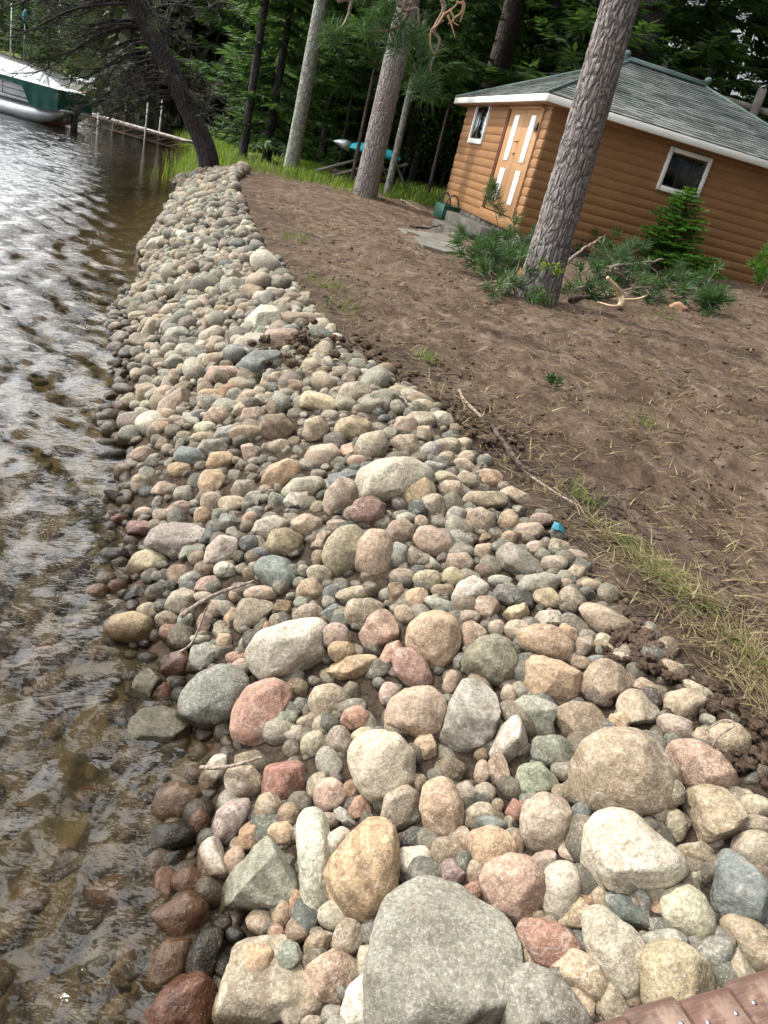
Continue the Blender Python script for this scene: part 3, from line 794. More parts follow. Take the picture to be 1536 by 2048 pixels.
# ------------------------------------------------------------------ ground and water sheets
def polar(r0, r1, nr, a0, a1, na, pw=1.0):
    r = r0*(r1/r0)**(np.linspace(0, 1, nr)**pw); a = np.radians(np.linspace(a0, a1, na)); R_, A_ = np.meshgrid(r, a, indexing='ij')
    X = R_*np.sin(A_); Y = R_*np.cos(A_); i, j = np.meshgrid(np.arange(nr-1), np.arange(na-1), indexing='ij')
    F = np.stack([i*na+j, i*na+j+1, (i+1)*na+j+1, (i+1)*na+j], -1).reshape(-1, 4)
    return X.ravel(), Y.ravel(), F, R_.ravel()
X, Y, FQ, RR = polar(.35, 1500, 620, -115, 125, 760)
Z = terrain(X, Y); dwv = poly_sd(X, Y, WATER_LINE); dbv = poly_sd(X, Y, BANK_LINE)
dirtm = sstep(dbv, -.05, .35)*sstep(30-RR, 0, 6)
rel = .05*fbm(v3(X*.9, Y*.9), 3) + .020*np.abs(fbm(v3(X*3.2, Y*3.2, 3), 4)) + .022*fbm(v3(X*10, Y*10, 5), 3)
churn = .05*np.maximum(0, fbm(v3(X*5, Y*5, 21), 4)-.1)*sstep(perlin(v3(X*.8, Y*.8, 14)), -.1, .3)
rut = churn+.035*np.sin((X*.9+Y*.32)*5.5+1.6*perlin(v3(X*.5, Y*.5, 9)))*sstep(perlin(v3(X*.35, Y*.35, 4)), -.1, .4)
Z = Z + dirtm*(rel*.9+rut*.5) + .02*fbm(v3(X*4, Y*4), 3)*(1-dirtm)*sstep(60-RR, 0, 30)
Z = Z + sstep(RR, 60, 200)*sstep(dwv, 0, 60)*3
lawn = (1-.85*sstep(X/np.maximum(Y, .1), -.315, -.29)*(1-sstep(X/np.maximum(Y, .1), -.24, -.225))*(RR < 30))*np.maximum(sstep(Y, 22.5, 25)*sstep(dwv, .05, .8)*sstep(-X, -40, 2), sstep(dwv, .2, 1)*sstep(RR, 28, 34))
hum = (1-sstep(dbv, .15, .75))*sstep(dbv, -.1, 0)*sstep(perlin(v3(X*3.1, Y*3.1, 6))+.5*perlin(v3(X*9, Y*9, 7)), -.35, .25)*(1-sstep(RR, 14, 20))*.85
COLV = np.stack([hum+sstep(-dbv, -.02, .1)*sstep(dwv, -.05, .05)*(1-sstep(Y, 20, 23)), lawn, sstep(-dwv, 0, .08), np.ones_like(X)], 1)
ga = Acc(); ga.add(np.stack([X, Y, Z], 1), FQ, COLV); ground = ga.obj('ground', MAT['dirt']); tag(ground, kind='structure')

def waves(x, y, cell):
    z = np.zeros_like(x); rg = np.random.default_rng(3)
    for k in range(90):
        lam = .09*(.6/.09)**rg.random(); th = rg.normal(.35, 1.1)     # breeze towards the shore
        amp = .0021*(lam/.3)**1.0; kx, ky = cos(th)*2*pi/lam, sin(th)*2*pi/lam
        ph = rg.random()*6.28+.8*perlin(v3(x*.6, y*.6, k))
        s = np.sin(kx*x+ky*y+ph); z += amp*(s+.25*np.cos(2*(kx*x+ky*y+ph)))*np.clip((lam/cell-2.2)/2, 0, 1)
    return z
wx, wy, wf, wr = polar(.4, 1500, 820, -112, 40, 900)
keep = (poly_sd(wx, wy, WATER_LINE) < 1.0)
fk = keep[wf].all(1); used = np.unique(wf[fk]); mapi = np.full(len(wx), -1); mapi[used] = np.arange(len(used)); wf = mapi[wf[fk]]; wx, wy, wr = wx[used], wy[used], wr[used]
cell = wr*.0102
calm = .42+.58*sstep(-poly_sd(wx, wy, WATER_LINE), -.1, 1.6)
wz = waves(wx, wy, cell)*calm; opn = sstep(-poly_sd(wx, wy, WATER_LINE), .6, 5); far = sstep(-poly_sd(wx, wy, WATER_LINE), 1.5, 8)*sstep(wr, 7, 18)
wa = Acc(); wa.add(np.stack([wx, wy, wz], 1), wf, np.stack([opn, far, opn], 1)); water = wa.obj('lake_water', MAT['water']); tag(water, kind='structure')

# ------------------------------------------------------------------ shoreline stones
def ico(n):
    bm = bmesh.new(); bmesh.ops.create_icosphere(bm, subdivisions=n, radius=1)
    V = np.array([v.co[:] for v in bm.verts]); F = np.array([[v.index for v in f.verts] for f in bm.faces]); bm.free(); return V, F
ICO = {n: ico(n) for n in (2, 3, 4, 5)}
HUES = dict(T=(.40, .31, .22), T2=(.36, .27, .18), T3=(.33, .27, .20), O=(.45, .30, .175), O2=(.36, .205, .115), Y=(.45, .36, .215), W=(.53, .48, .41), W2=(.47, .41, .34),
            G=(.27, .265, .235), G2=(.185, .185, .165), G3=(.25, .22, .18), GD=(.20, .205, .185), N=(.30, .31, .26), N2=(.235, .255, .205), U=(.165, .195, .20), U2=(.13, .15, .145),
            P=(.43, .275, .21), P2=(.39, .275, .215), P3=(.44, .235, .175), R=(.36, .16, .11), R2=(.31, .155, .10), M=(.25, .13, .11), M2=(.27, .20, .185), M3=(.31, .185, .145),
            B=(.27, .19, .125), B2=(.32, .24, .16), B3=(.16, .11, .07), B4=(.235, .20, .155), D=(.06, .062, .052), D2=(.10, .11, .11), S=(.40, .35, .27))
def soften(c, k):
    c = np.asarray(c, float); g = c.mean()*np.array([1.12, 1.0, .86]); return (c*(1-k)+g*k)*np.array([.86, .895, .875])
HUES = {a: soften(b, .28) for a, b in HUES.items()}
WORDS = dict(T='tan', T2='tan', T3='greyish tan', O='orange tan', O2='orange brown', Y='yellowish', W='whitish', W2='pale', G='grey', G2='dark grey', G3='brownish grey', GD='dark grey', N='green grey', N2='dark green grey', U='blue grey', U2='dark blue grey',
             P='pink', P2='pinkish tan', P3='salmon pink', R='red', R2='reddish brown', M='maroon', M2='purple grey', M3='dusky pink', B='brown', B2='light brown', B3='dark brown', B4='grey brown', D='black wet', D2='slate grey', S='sandy grey')
def outline(poly):
    """radius of the outline round its centre, for 96 directions"""
    P = np.asarray(poly, float); x, y = P[:, 0], P[:, 1]; x2, y2 = np.roll(x, -1), np.roll(y, -1); cr_ = x*y2-x2*y; A = cr_.sum()/2
    c = np.array([((x+x2)*cr_).sum(), ((y+y2)*cr_).sum()])/(6*A); th = np.arange(96)*2*pi/96; D = np.stack([np.cos(th), np.sin(th)], 1); R = np.zeros(96)
    a = P-c; b = np.roll(P, -1, 0)-c
    for i in range(len(P)):
        e = b[i]-a[i]; den = D[:, 0]*e[1]-D[:, 1]*e[0]; den = np.where(abs(den) < 1e-9, 1e-9, den)
        t = (a[i][0]*e[1]-a[i][1]*e[0])/den; s = (a[i][0]*D[:, 1]-a[i][1]*D[:, 0])/den
        ok = (t > 0) & (s >= -1e-6) & (s <= 1+1e-6); R = np.where(ok, np.maximum(R, t), R)
    R[R == 0] = np.median(R[R > 0]); k = np.array([.05, .1, .2, .3, .2, .1, .05]); R = sum(k[q]*np.roll(R, q-3) for q in range(7))
    return c, R*1.055, abs(A)
def rock_shape(sub, Rt, c, typ, rg, upl):
    """Rt: radii of the silhouette (metres), c: half depth, upl: world up in the local frame"""
    V, F = ICO[sub]; x, y, z = V.T; th = np.arctan2(y, x) % (2*pi); q = th/(2*pi)*96; i = q.astype(int) % 96; f = q-np.floor(q)
    R = Rt[i]*(1-f)+Rt[(i+1) % 96]*f; s = Rt.mean(); rho = np.hypot(x, y); e = {'r': .80, 'a': .72, 'f': .60}[typ]
    rho2 = np.where(rho > 1e-6, rho**e, 0); P = np.stack([R*rho2*np.cos(th), R*rho2*np.sin(th), c*np.sign(z)*np.abs(z)**.85], 1)
    off = rg.random(3)*50
    P *= (1+.10*fbm(V*1.1+off, 2))[:, None]*np.array([0, 0, 1])+np.array([1, 1, 0])*(1+.012*fbm(V*2.6+off, 2))[:, None]
    if typ == 'f':
        n = upl+rg.normal(size=3)*.07; n /= np.linalg.norm(n); d = P@n-.34*(P@n).max(); P -= np.maximum(d, 0)[:, None]*n*.93
    k, lo, hi, soft = dict(r=(5, .80, .93, .8), a=(11, .60, .84, .95), f=(6, .74, .9, .9))[typ]
    for _ in range(k):
        n = rg.normal(size=3); n[2] = abs(n[2])+.35; n /= np.linalg.norm(n); h = rg.uniform(lo, hi)*(P@n).max(); d = P@n-h; P -= np.maximum(d, 0)[:, None]*n*soft
    nv = P/np.linalg.norm(P, axis=1)[:, None]
    P += nv*(s*(.030*fbm(V*2.3+off+9, 3)+.012*fbm(V*7+off, 3) - .02*np.maximum(0, fbm(V*1.6+off+30, 3)-.25)))[:, None]
    return P, F
def cam_frame(d):
    bk = -d/np.linalg.norm(d); xr = RT-bk*(RT@bk); xr /= np.linalg.norm(xr); return np.stack([xr, np.cross(bk, xr), bk], 1)
ROCKS = []
org = None
for line in TRACED.strip().splitlines():
    if line[0] == '@':
        _, a, b = line[1:].split(); org = (float(a), float(b)); continue
    parts = line.split('|'); tk = parts[0].split(); typ, hue = tk[0], tk[1]; lift = tk[-1] == 'L'; pt_ = tk[2:-1] if lift else tk[2:]
    if pt_[0][0] == 'e':
        q = [float(v) for v in pt_[0][1:].split(',')]; q += [0]*(5-len(q)); t = np.arange(24)*2*pi/24; ca, sa = cos(radians(q[4])), sin(radians(q[4]))
        rg = np.random.default_rng(len(ROCKS)+5); wob = 1+.05*np.sin(2*t+rg.random()*6)+.05*np.sin(3*t+rg.random()*6)
        ex, ey = q[2]*np.cos(t)*wob, q[3]*np.sin(t)*wob; pts = np.stack([q[0]+ca*ex-sa*ey, q[1]+sa*ex+ca*ey], 1)
    else: pts = np.array([[float(v) for v in p_.split(',')] for p_ in pt_])
    pts = pts/2+np.array(org); pts = pts.copy()
    c, R, A = outline(pts); R = R*(1.12 if org[1] in (350, 400) else .97 if typ == 'f' else 1.0); ROCKS.append(dict(typ=typ, hue=hue, lift=lift, c=c, R=R, A=A, lm=parts[1:] if len(parts) > 1 else None, pts=pts, e=pt_[0][0] == 'e'))
uv = np.array([q['c'] for q in ROCKS]); rpx = np.array([math.sqrt(q['A']/pi) for q in ROCKS]); lift = np.array([q['lift'] for q in ROCKS]); D = rays(uv); t = np.full(len(ROCKS), 3.0)
for it in range(80):
    P = CAM+D*t[:, None]; rm = rpx*t/FPX; zz = terrain(P[:, 0], P[:, 1]); sunk = np.where(zz < -.05, .10, .42); zz = np.where(zz < -.06, np.minimum(zz+sunk*rm, -1.2*rm), zz+sunk*rm)+np.where(lift, .05, 0)
    t = .6*t+.4*np.clip((zz-EYE)/D[:, 2], .6, 80)
order = np.argsort(-np.array([q['A'] for q in ROCKS])); rank = np.empty(len(order), int); rank[order] = np.arange(len(order))
LMK = [(q['lm'][0].strip(), q['c'], math.sqrt(q['A']/pi)) for q in ROCKS if q['lm']]
used_labels = set()
def shape_word(q):
    x, y = (q['pts']-q['c']).T; ev = np.linalg.eigvalsh(np.cov(np.stack([x, y]))); asp = math.sqrt(ev[1]/max(ev[0], 1e-6))
    if q['typ'] == 'f': return 'flat'
    if q['typ'] == 'a': return 'long angular' if asp > 1.6 else 'angular'
    return 'long rounded' if asp > 1.7 else ('oval' if asp > 1.25 else 'round')
def rel_word(d):
    ax, ay = abs(d[0]), abs(d[1])
    if ax > 1.8*ay: return 'right of' if d[0] > 0 else 'left of'
    if ay > 1.8*ax: return 'below' if d[1] > 0 else 'above'
    return ('below right of' if d[0] > 0 else 'below left of') if d[1] > 0 else ('above right of' if d[0] > 0 else 'above left of')
def rock_label(q, size):
    if q['lm']: L = q['lm'][1].strip(); used_labels.add(L); return L
    near = sorted(LMK, key=lambda l: np.linalg.norm(l[1]-q['c'])-.6*l[2]); w_ = WORDS[q['hue']]; sh = shape_word(q); cands = []
    sub = 'sunken ' if q['zt'] < -.12 else ''
    for a in near[:3]: cands.append(f"{sub}{w_} {sh} stone {rel_word(q['c']-a[1])} the {a[0]}")
    for a in near[:3]: cands.append(f"{size} {sub}{w_} {sh} stone {rel_word(q['c']-a[1])} the {a[0]}")
    for a in near[:4]:
        for b in near[:6]:
            if a is not b: cands.append(f"{size} {w_} {sh} stone {rel_word(q['c']-a[1])} {a[0]}, {rel_word(q['c']-b[1])} {b[0]}")
    for L in cands:
        if L not in used_labels and len(L.split()) <= 16: used_labels.add(L); return L
    L = cands[-1]; used_labels.add(L); return L
NIND = 296
pile = Acc()
for k, q in enumerate(ROCKS):
    rg = np.random.default_rng(100+k); s = t[k]/FPX; ctr = CAM+D[k]*t[k]; B = cam_frame(D[k])
    Rt = np.roll(q['R'][::-1], 1)*s*np.linalg.norm(D[k])**.35                  # image y runs down
    r = Rt.mean(); typ = q['typ']; c = r*(.82 if typ == 'r' else .75 if typ == 'a' else .62)*rg.uniform(.92, 1.1)
    sub = 5 if rpx[k] > 48 else 4 if rpx[k] > 17 else 3
    if typ == 'r' and rank[k] > 24 and k % 4 == 1 and not q['e']: typ = 'a'
    P, F = rock_shape(sub, Rt, c, typ, rg, B.T@np.array([0, 0, 1.]))
    P = P@B.T; hue = np.array(HUES[q['hue']])*rg.uniform(.92, 1.08)*(1+rg.normal(size=3)*.025); q['zt'] = float(terrain(ctr[:1], ctr[1:2])[0])
    if rank[k] < NIND:
        size = 'large' if rank[k] < 70 else 'mid sized' if rank[k] < 170 else 'small'
        mt = 'granite' if q['hue'] in ('GD', 'W2', 'W', 'P', 'T') and k % 2 == 0 or q['hue'] == 'GD' else 'smooth' if q['hue'] in ('M3', 'B4', 'U', 'U2', 'D', 'M2', 'N') else 'rock'
        o = Acc().add(P, F).obj('boulder' if rank[k] < 110 else 'stone', MAT[mt]); o.location = ctr; o.color = (*hue, 1)
        q['lab'] = (o, size)
    else: pile.add(P+ctr, F, np.clip(hue, 0, 1))
for q in ROCKS:
    if 'lab' in q and q['lm']: tag(q['lab'][0], rock_label(q, q['lab'][1]), 'rock', 'boulders and stones of the shore bank')
for q in ROCKS:
    if 'lab' in q and not q['lm']: tag(q['lab'][0], rock_label(q, q['lab'][1]), 'rock', 'boulders and stones of the shore bank')

# the smaller stones that nobody could count: fill between the traced ones, and the far half of the bank
rg = np.random.default_rng(11)
PROT = []
for k in range(14):
    V, F = ICO[3]; sc = np.array([1, rg.uniform(.68, .95), rg.uniform(.55, .85)]); Rt = np.ones(96)
    P, F = rock_shape(3, Rt, 1.0, 'a' if k % 3 == 0 else 'r', rg, np.array([0, 0, 1.])); PROT.append((P*sc, F, (P*sc)[::1]))
P2 = []
for k in range(10):
    sc = np.array([1, rg.uniform(.68, .95), rg.uniform(.55, .85)]); P, F = rock_shape(2, np.ones(96), 1.0, 'a' if k % 3 == 0 else 'r', rg, np.array([0, 0, 1.])); P2.append((P*sc, F))
HK = ['T', 'T', 'T2', 'T3', 'T3', 'T3', 'O', 'W2', 'W2', 'W', 'G', 'G3', 'N', 'P2', 'P2', 'B', 'B2', 'B4', 'S', 'Y', 'M2', 'T3', 'G3', 'U', 'U', 'G2', 'N2', 'G', 'N']
def scatter(n, xr, yr, rfun, cond, minsep=.85, lowres=False, sink=.25, dark=1.0, jit=0.0, sg=.28, cap=9.0):
    x = rg.uniform(*xr, n); y = rg.uniform(*yr, n); ok = cond(x, y); x, y = x[ok], y[ok]; r = rfun(x, y)*np.exp(rg.normal(size=len(x))*sg); r = np.minimum(r, cap)
    o = np.argsort(-r); x, y, r = x[o], y[o], r[o]; grid = {}; keepi = []; cs = max(r.max()*2, .02)
    for i in range(len(x)):
        cx, cy = int(x[i]//cs), int(y[i]//cs); good = True
        for a in (-1, 0, 1):
            for b in (-1, 0, 1):
                for j in grid.get((cx+a, cy+b), ()):
                    if (x[i]-x[j])**2+(y[i]-y[j])**2 < (minsep*(r[i]+r[j])*.9)**2: good = False; break
                if not good: break
            if not good: break
        if good: grid.setdefault((cx, cy), []).append(i); keepi.append(i)
    x, y, r = x[keepi], y[keepi], r[keepi]; z = terrain(x, y)
    for i in range(len(x)):
        P, F = (P2[rg.integers(len(P2))] if lowres else PROT[rg.integers(len(PROT))][:2])
        ax = rg.normal(size=3)*np.array([.35, .35, 0]); a = rg.random()*6.28; R = rotz(a)@np.array(Matrix.Rotation(ax[0], 3, 'X'))@np.array(Matrix.Rotation(ax[1], 3, 'Y'))
        h = soften(HUES[HK[rg.integers(len(HK))]], .30)*rg.uniform(.72, 1.12)*dark
        pile.add((P@R.T)*r[i]+np.array([x[i], y[i], z[i]+r[i]*(.5-sink)+rg.random()*jit]), F, h)
    return len(x)
def strip(a=.05, b=.05): return lambda x, y: (poly_sd(x, y, WATER_LINE) > -a) & (poly_sd(x, y, BANK_LINE) < b)
n1 = scatter(9000, (-1.6, 2.4), (.6, 4.6), lambda x, y: .034+0*x, strip(.25, .0), .72, sink=.62, jit=.02, dark=.62)  # fill stones coloured darker to put shade into the gaps between boulders
n2 = scatter(16000, (-4.5, 1.0), (4.2, 8.2), lambda x, y: .041+.001*(y-4), strip(.12, .02), .68, sink=.3, jit=.03, sg=.34)
n3 = scatter(60000, (-8.2, .2), (7.4, 19.7), lambda x, y: .045+.0020*(y-7.4), strip(.03, -.08), .66, True, sink=.05, jit=.07, sg=.30)
n3b = scatter(800, (-8.2, .2), (6.5, 19.5), lambda x, y: .095+0*x, strip(-.2, -.12), .9, False, sink=.0, jit=.03, sg=.3)
n4 = scatter(4500, (-5.5, 1), (.4, 9), lambda x, y: .066+0*x, lambda x, y: (poly_sd(x, y, WATER_LINE) < -.22) & (poly_sd(x, y, WATER_LINE) > -2.6), .95, True, sink=.42, dark=.85, cap=.085)
n5 = scatter(160, (-1.0, 1.6), (.6, 6), lambda x, y: .022+0*x, lambda x, y: (poly_sd(x, y, BANK_LINE) > 0) & (poly_sd(x, y, BANK_LINE) < .18), 1, sink=.3)
print('stones', n1, n2, n3, n3b, n4, n5)
po = pile.obj('small_stones', MAT['pebbles']); tag(po, 'countless small stones filling the shore bank between the boulders', 'stones', kind='stuff')
# ------------------------------------------------------------------ the log sided cabin
def mk_paint(name, col, var=.1, rough=.55):
    m = MT(name); p = m.oc(); a = m.noise(m.map(p, (1, 1, 5)), 1.6, 5, .6); b = m.noise(m.map(p, (9, 9, 60)), 3, 4, .6); c_ = m.noise(p, 25, 4, .7)
    c = m.mix(m.rng(a, .3, .7), tuple(v*(1-var) for v in col), tuple(v*(1+var) for v in col)); c = m.mix(m.rng(b, .55, .75, 0, .25), c, tuple(v*.7 for v in col))
    c = m.mix(m.rng(c_, .62, .75, 0, .35), c, tuple(v*.55 for v in col)); c = m.mix(m.rng(m.noise(m.map(p, (2, 2, 14)), 1.3, 6, .7), .54, .70, 0, .55), c, tuple(v*.62 for v in col)); c = m.mix(m.rng(m.vor(m.map(p, (1.1, 1.1, 5.5)), 1.0), .07, .03, 0, .6), c, tuple(v*.35 for v in col))
    return m.done(m.pbr(c, rough, m.bump(b, .2, .01), .25))
MAT['siding'] = mk_paint('orange_tan_paint', (.255, .132, .058)); MAT['door'] = mk_paint('tan_door_paint', (.37, .21, .10), .06); MAT['trim_brown'] = mk_paint('red_brown_trim', (.13, .045, .022))
MAT['white'] = mk_paint('weathered_white_paint', (.70, .69, .65), .07)
MAT['panel'] = mk_paint('white_door_panel', (.78, .78, .76), .03)
MAT['roofedge'] = mk_paint('green_ridge_metal', (.12, .170, .158), .25)
def mk_glass():
    m = MT('window_glass'); fr = m.n('ShaderNodeFresnel', {'IOR': 1.5}).outputs[0]
    return m.done(m.n('ShaderNodeMixShader', {0: fr, 1: m.n('ShaderNodeBsdfTransparent', {'Color': (.75, .78, .8)}).outputs[0], 2: m.n('ShaderNodeBsdfGlossy', {'Roughness': .02}).outputs[0]}))
MAT['glass'] = mk_glass()
MAT['curtain'] = plain('grey_curtain', (.20, .20, .22), .9); MAT['sheer'] = plain('dark_blue_curtain', (.075, .085, .13), .9); MAT['dark'] = plain('dark_interior', (.015, .014, .013), .9)
MAT['concrete'] = plain('old_concrete', (.085, .080, .07), .9, .2, 0, .3, 18, .5); MAT['flag'] = plain('flagstone', (.15, .14, .118), .85, .2, 0, .25, 12, .5); MAT['found'] = plain('foundation_stone', (.09, .085, .08), .9, .2, 0, .4, 9, .8)
MAT['iron'] = plain('black_iron', (.02, .02, .02), .4, .5); MAT['brass'] = plain('old_brass', (.35, .25, .12), .35, .5, 1)
MAT['green_paint'] = plain('dark_green_paint', (.012, .075, .05), .45, .4, 0, .2)
MAT['yellow'] = plain('yellow_plastic', (.62, .42, .06), .4, .4, 0, .1)
def mk_shingle():
    m = MT('weathered_green_shingles'); at = m.attr(); p = m.oc(); a = m.noise(p, 1.0, 5, .65); b = m.noise(p, 30, 4, .7)
    c = m.mix(m.rng(a, .38, .62), (.095, .112, .104), (.17, .18, .168)); c = m.mix(m.rng(m.noise(p, 2.4, 5, .7), .56, .7, 0, .8), c, (.07, .075, .055))
    c = m.mix(1, c, at, 'MULTIPLY'); c = m.mix(m.rng(b, .6, .75, 0, .5), c, (.30, .33, .31))
    return m.done(m.pbr(c, .9, m.bump(b, .5, .01), .2))
MAT['shingle'] = mk_shingle()
WID, LEN, ZB, ZT = 6.05, 7.0, 1.137, 3.60; OVH = .32
cabin = empty('log_cabin', tuple(CC), 'small orange tan log sided cabin with a green shingled hip roof among the pines', 'cabin')
CB = np.array(CC); RCB = np.stack([S_, F_, np.array([0, 0, 1.])], 1)
# local axes: x along the side wall, y along the front wall (away), z up from the bottom log; the Empty carries the place
cabin.rotation_euler = (0, 0, YAW)
def lz(z): return z-ZB
NC = 14; HC = (ZT-ZB)/NC
def logs(acc, length, openings, axis, sgn, at):
    """courses of rounded log siding; axis 0 runs along x (faces -y), axis 1 along y (faces -x)"""
    tt = np.linspace(0, 1, 9); prof = .023*np.sin(pi*np.clip(tt, .012, .988))**.5
    for k in range(NC):
        z0, z1 = k*HC, (k+1)*HC; spans = [(0.0, length)]
        for (a, b, c, d) in openings:
            if min(z1, d)-max(z0, c) > HC*.45:
                ns = []
                for (p, q) in spans:
                    if b <= p or a >= q: ns.append((p, q))
                    else:
                        if a > p: ns.append((p, a))
                        if b < q: ns.append((b, q))
                spans = ns
        for (p, q) in spans:
            wob = .004*sin(k*3.1+p)
            for e in (p, q):
                pass
            n = max(2, int((q-p)/.5)+1); u = np.linspace(p, q, n); U, TT = np.meshgrid(u, np.arange(9), indexing='ij')
            o = -(prof[TT]+wob)*sgn+at; z = z0+tt[TT]*HC
            V = np.stack([U, o, z], -1) if axis == 0 else np.stack([o, U, z], -1)
            i, j = np.meshgrid(np.arange(n-1), np.arange(8), indexing='ij'); F = np.stack([i*9+j, (i+1)*9+j, (i+1)*9+j+1, i*9+j+1], -1).reshape(-1, 4)
            acc.add(V.reshape(-1, 3), F)
            for e, U0 in ((0, p), (1, q)):          # the cut ends
                ring = np.stack([np.full(9, U0), -(prof+wob)*sgn+at, z0+tt*HC], -1); back = ring.copy(); back[:, 1] = at
                if axis == 1: ring = ring[:, [1, 0, 2]]; back = back[:, [1, 0, 2]]
                acc.add(np.concatenate([ring, back]), np.array([[q_, q_+1, q_+10, q_+9] for q_ in range(8)]))
FWIN = (3.98, 5.00, lz(2.76), lz(3.52)); DOOR = (.36, 2.50, lz(1.38), lz(3.44)); SWIN = (2.66, 3.50, lz(2.70), lz(3.32))
wl = Acc(); logs(wl, LEN, [SWIN], 0, 1, 0.0); wl.obj('side_wall', MAT['siding'], cabin); wl = Acc(); logs(wl, LEN, [], 0, -1, WID); wl.obj('back_wall', MAT['siding'], cabin)
wl = Acc(); logs(wl, WID, [FWIN, DOOR, (-1, .30, -9, -8)], 1, 1, 0.0); wl.obj('front_wall', MAT['siding'], cabin); wl = Acc(); logs(wl, WID, [], 1, -1, LEN); wl.obj('end_wall', MAT['siding'], cabin)
# rounded log ends stacked at the near corner
ce = Acc()
for k in range(NC):
    V, F = ICO[3]; sgn_ = np.sign(V)*np.abs(V)**.55
    ce.add(sgn_*np.array([.030, .085, HC*.492])+np.array([-.004, .082+.012*(k % 2), (k+.5)*HC]), F)
ce.obj('corner_log_ends', MAT['siding'], cabin)
inn = Acc(); box(inn, (LEN/2, WID/2, (ZT-ZB)/2), (LEN/2-.10, WID/2-.10, (ZT-ZB)/2-.02), b=.01); inn.obj('interior_shell', MAT['dark'], cabin)
fo = Acc()
rgf = np.random.default_rng(5)
for (x0, y0, dx, dy, L) in ((0, 0.06, 1, 0, LEN), (.06, 0, 0, 1, WID)):
    s = 0
    while s < L:
        ln = rgf.uniform(.22, .45)
        for zz in (-.10, -.30):
            V, F = ICO[3]; V = np.sign(V)*np.abs(V)**.6
            fo.add(V*(np.array([ln/2*.96 if dx else .09, .09 if dx else ln/2*.96, .10]))+np.array([x0+dx*(s+ln/2), y0+dy*(s+ln/2), zz]), F)
        s += ln
fo.obj('stone_foundation', MAT['found'], cabin)
def fbox(acc, y0, y1, z0, z1, x0, x1, b=.006): box(acc, ((x0+x1)/2, (y0+y1)/2, (z0+z1)/2), (abs(x1-x0)/2, abs(y1-y0)/2, abs(z1-z0)/2), b=b)
def sbox(acc, x0, x1, z0, z1, y0, y1, b=.006): box(acc, ((x0+x1)/2, (y0+y1)/2, (z0+z1)/2), (abs(x1-x0)/2, abs(y1-y0)/2, abs(z1-z0)/2), b=b)
# front window
y0, y1, z0, z1 = FWIN; wf_ = Acc(); q = .07
fbox(wf_, y0-q, y0, z0-.11, z1+.10, -.075, .02); fbox(wf_, y1, y1+q, z0-.11, z1+.10, -.075, .02); fbox(wf_, y0, y1, z0-.11, z0, -.082, .02); fbox(wf_, y0, y1, z1, z1+.1, -.075, .02)
fw = wf_.obj('window', MAT['white'], cabin); fw['label'] = 'narrow white framed window left of the door'
g = Acc(); fbox(g, y0, y1, z0, z1, -.022, -.016, .002); g.obj('pane', MAT['glass'], fw)
def cloth(acc, a0, a1, z0, z1, at, amp, n, axis):
    u = np.linspace(a0, a1, n*10); d = at+amp*np.sin(np.linspace(0, n*2*pi, n*10)); V = []
    for zz in (z0, z1): V += [[u_, d_, zz] if axis == 0 else [d_, u_, zz] for u_, d_ in zip(u, d)]
    m_ = len(u); acc.add(V, np.array([[i, i+1, m_+i+1, m_+i] for i in range(m_-1)]))
cu = Acc(); cloth(cu, y0, y1, z0, z1, .035, .014, 7, 1); cu.obj('curtain', MAT['curtain'], fw)
sc_ = Acc(); fbox(sc_, y0, y0+.03, z0, z1, -.03, -.004); fbox(sc_, y1-.03, y1, z0, z1, -.03, -.004); fbox(sc_, y0+.03, y1-.03, z0, z0+.03, -.03, -.004); sc_.obj('sash', MAT['iron'], fw)
# side window with six panes
x0, x1, z0, z1 = SWIN; wf_ = Acc()
sbox(wf_, x0-q, x0, z0-.10, z1+.08, -.075, .02); sbox(wf_, x1, x1+q, z0-.10, z1+.08, -.075, .02); sbox(wf_, x0, x1, z0-.10, z0, -.082, .02); sbox(wf_, x0, x1, z1, z1+.08, -.075, .02)
sw = wf_.obj('window', MAT['white'], cabin); sw['label'] = 'dark six paned window with a white frame in the long wall'
g = Acc(); sbox(g, x0, x1, z0, z1, -.020, -.015, .002); g.obj('pane', MAT['glass'], sw)
mu = Acc()
for k in (1, 2): xm = x0+(x1-x0)*k/3; sbox(mu, xm-.011, xm+.011, z0, z1, -.034, -.006, .003)
sbox(mu, x0, x1, (z0+z1)/2-.011, (z0+z1)/2+.011, -.036, -.008, .003); mu.obj('muntins', MAT['iron'], sw)
cu = Acc(); cloth(cu, x0, x1, z0, z1, .04, .016, 6, 0); cu.obj('curtain', MAT['sheer'], sw)
# double door
y0, y1, z0, z1 = DOOR; ym = 1.36
for (a, b, pans) in ((y0+.13, ym-.004, (.70, 1.02)), (ym+.004, y1-.14, (1.70, 2.05))):
    d = Acc(); fbox(d, a, b, z0+.01, z1-.02, -.035, .02, .008); dl = d.obj('door', MAT['door'], cabin)
    dp = Acc()
    for (za, zb) in ((lz(1.60), lz(2.26)), (lz(2.42), lz(3.31))): fbox(dp, pans[0], pans[1]-.06, za, zb, -.052, -.03, .012)
    dp.obj('white_panel', MAT['panel'], dl)
    if a > 1:
        kn = Acc(); tube(kn, [(-.036, 1.41, lz(2.8)), (-.07, 1.41, lz(2.8)), (-.085, 1.41, lz(2.8)), (-.10, 1.41, lz(2.8))], [.012, .012, .03, .02], 12); kn.obj('knob', MAT['brass'], dl)
        kn = Acc(); fbox(kn, 1.385, 1.46, lz(2.55), lz(2.60), -.06, -.034); tube(kn, [(-.06, 1.40, lz(2.58)), (-.075, 1.45, lz(2.57)), (-.06, 1.47, lz(2.55))], .008, 6); kn.obj('latch', MAT['brass'], dl)
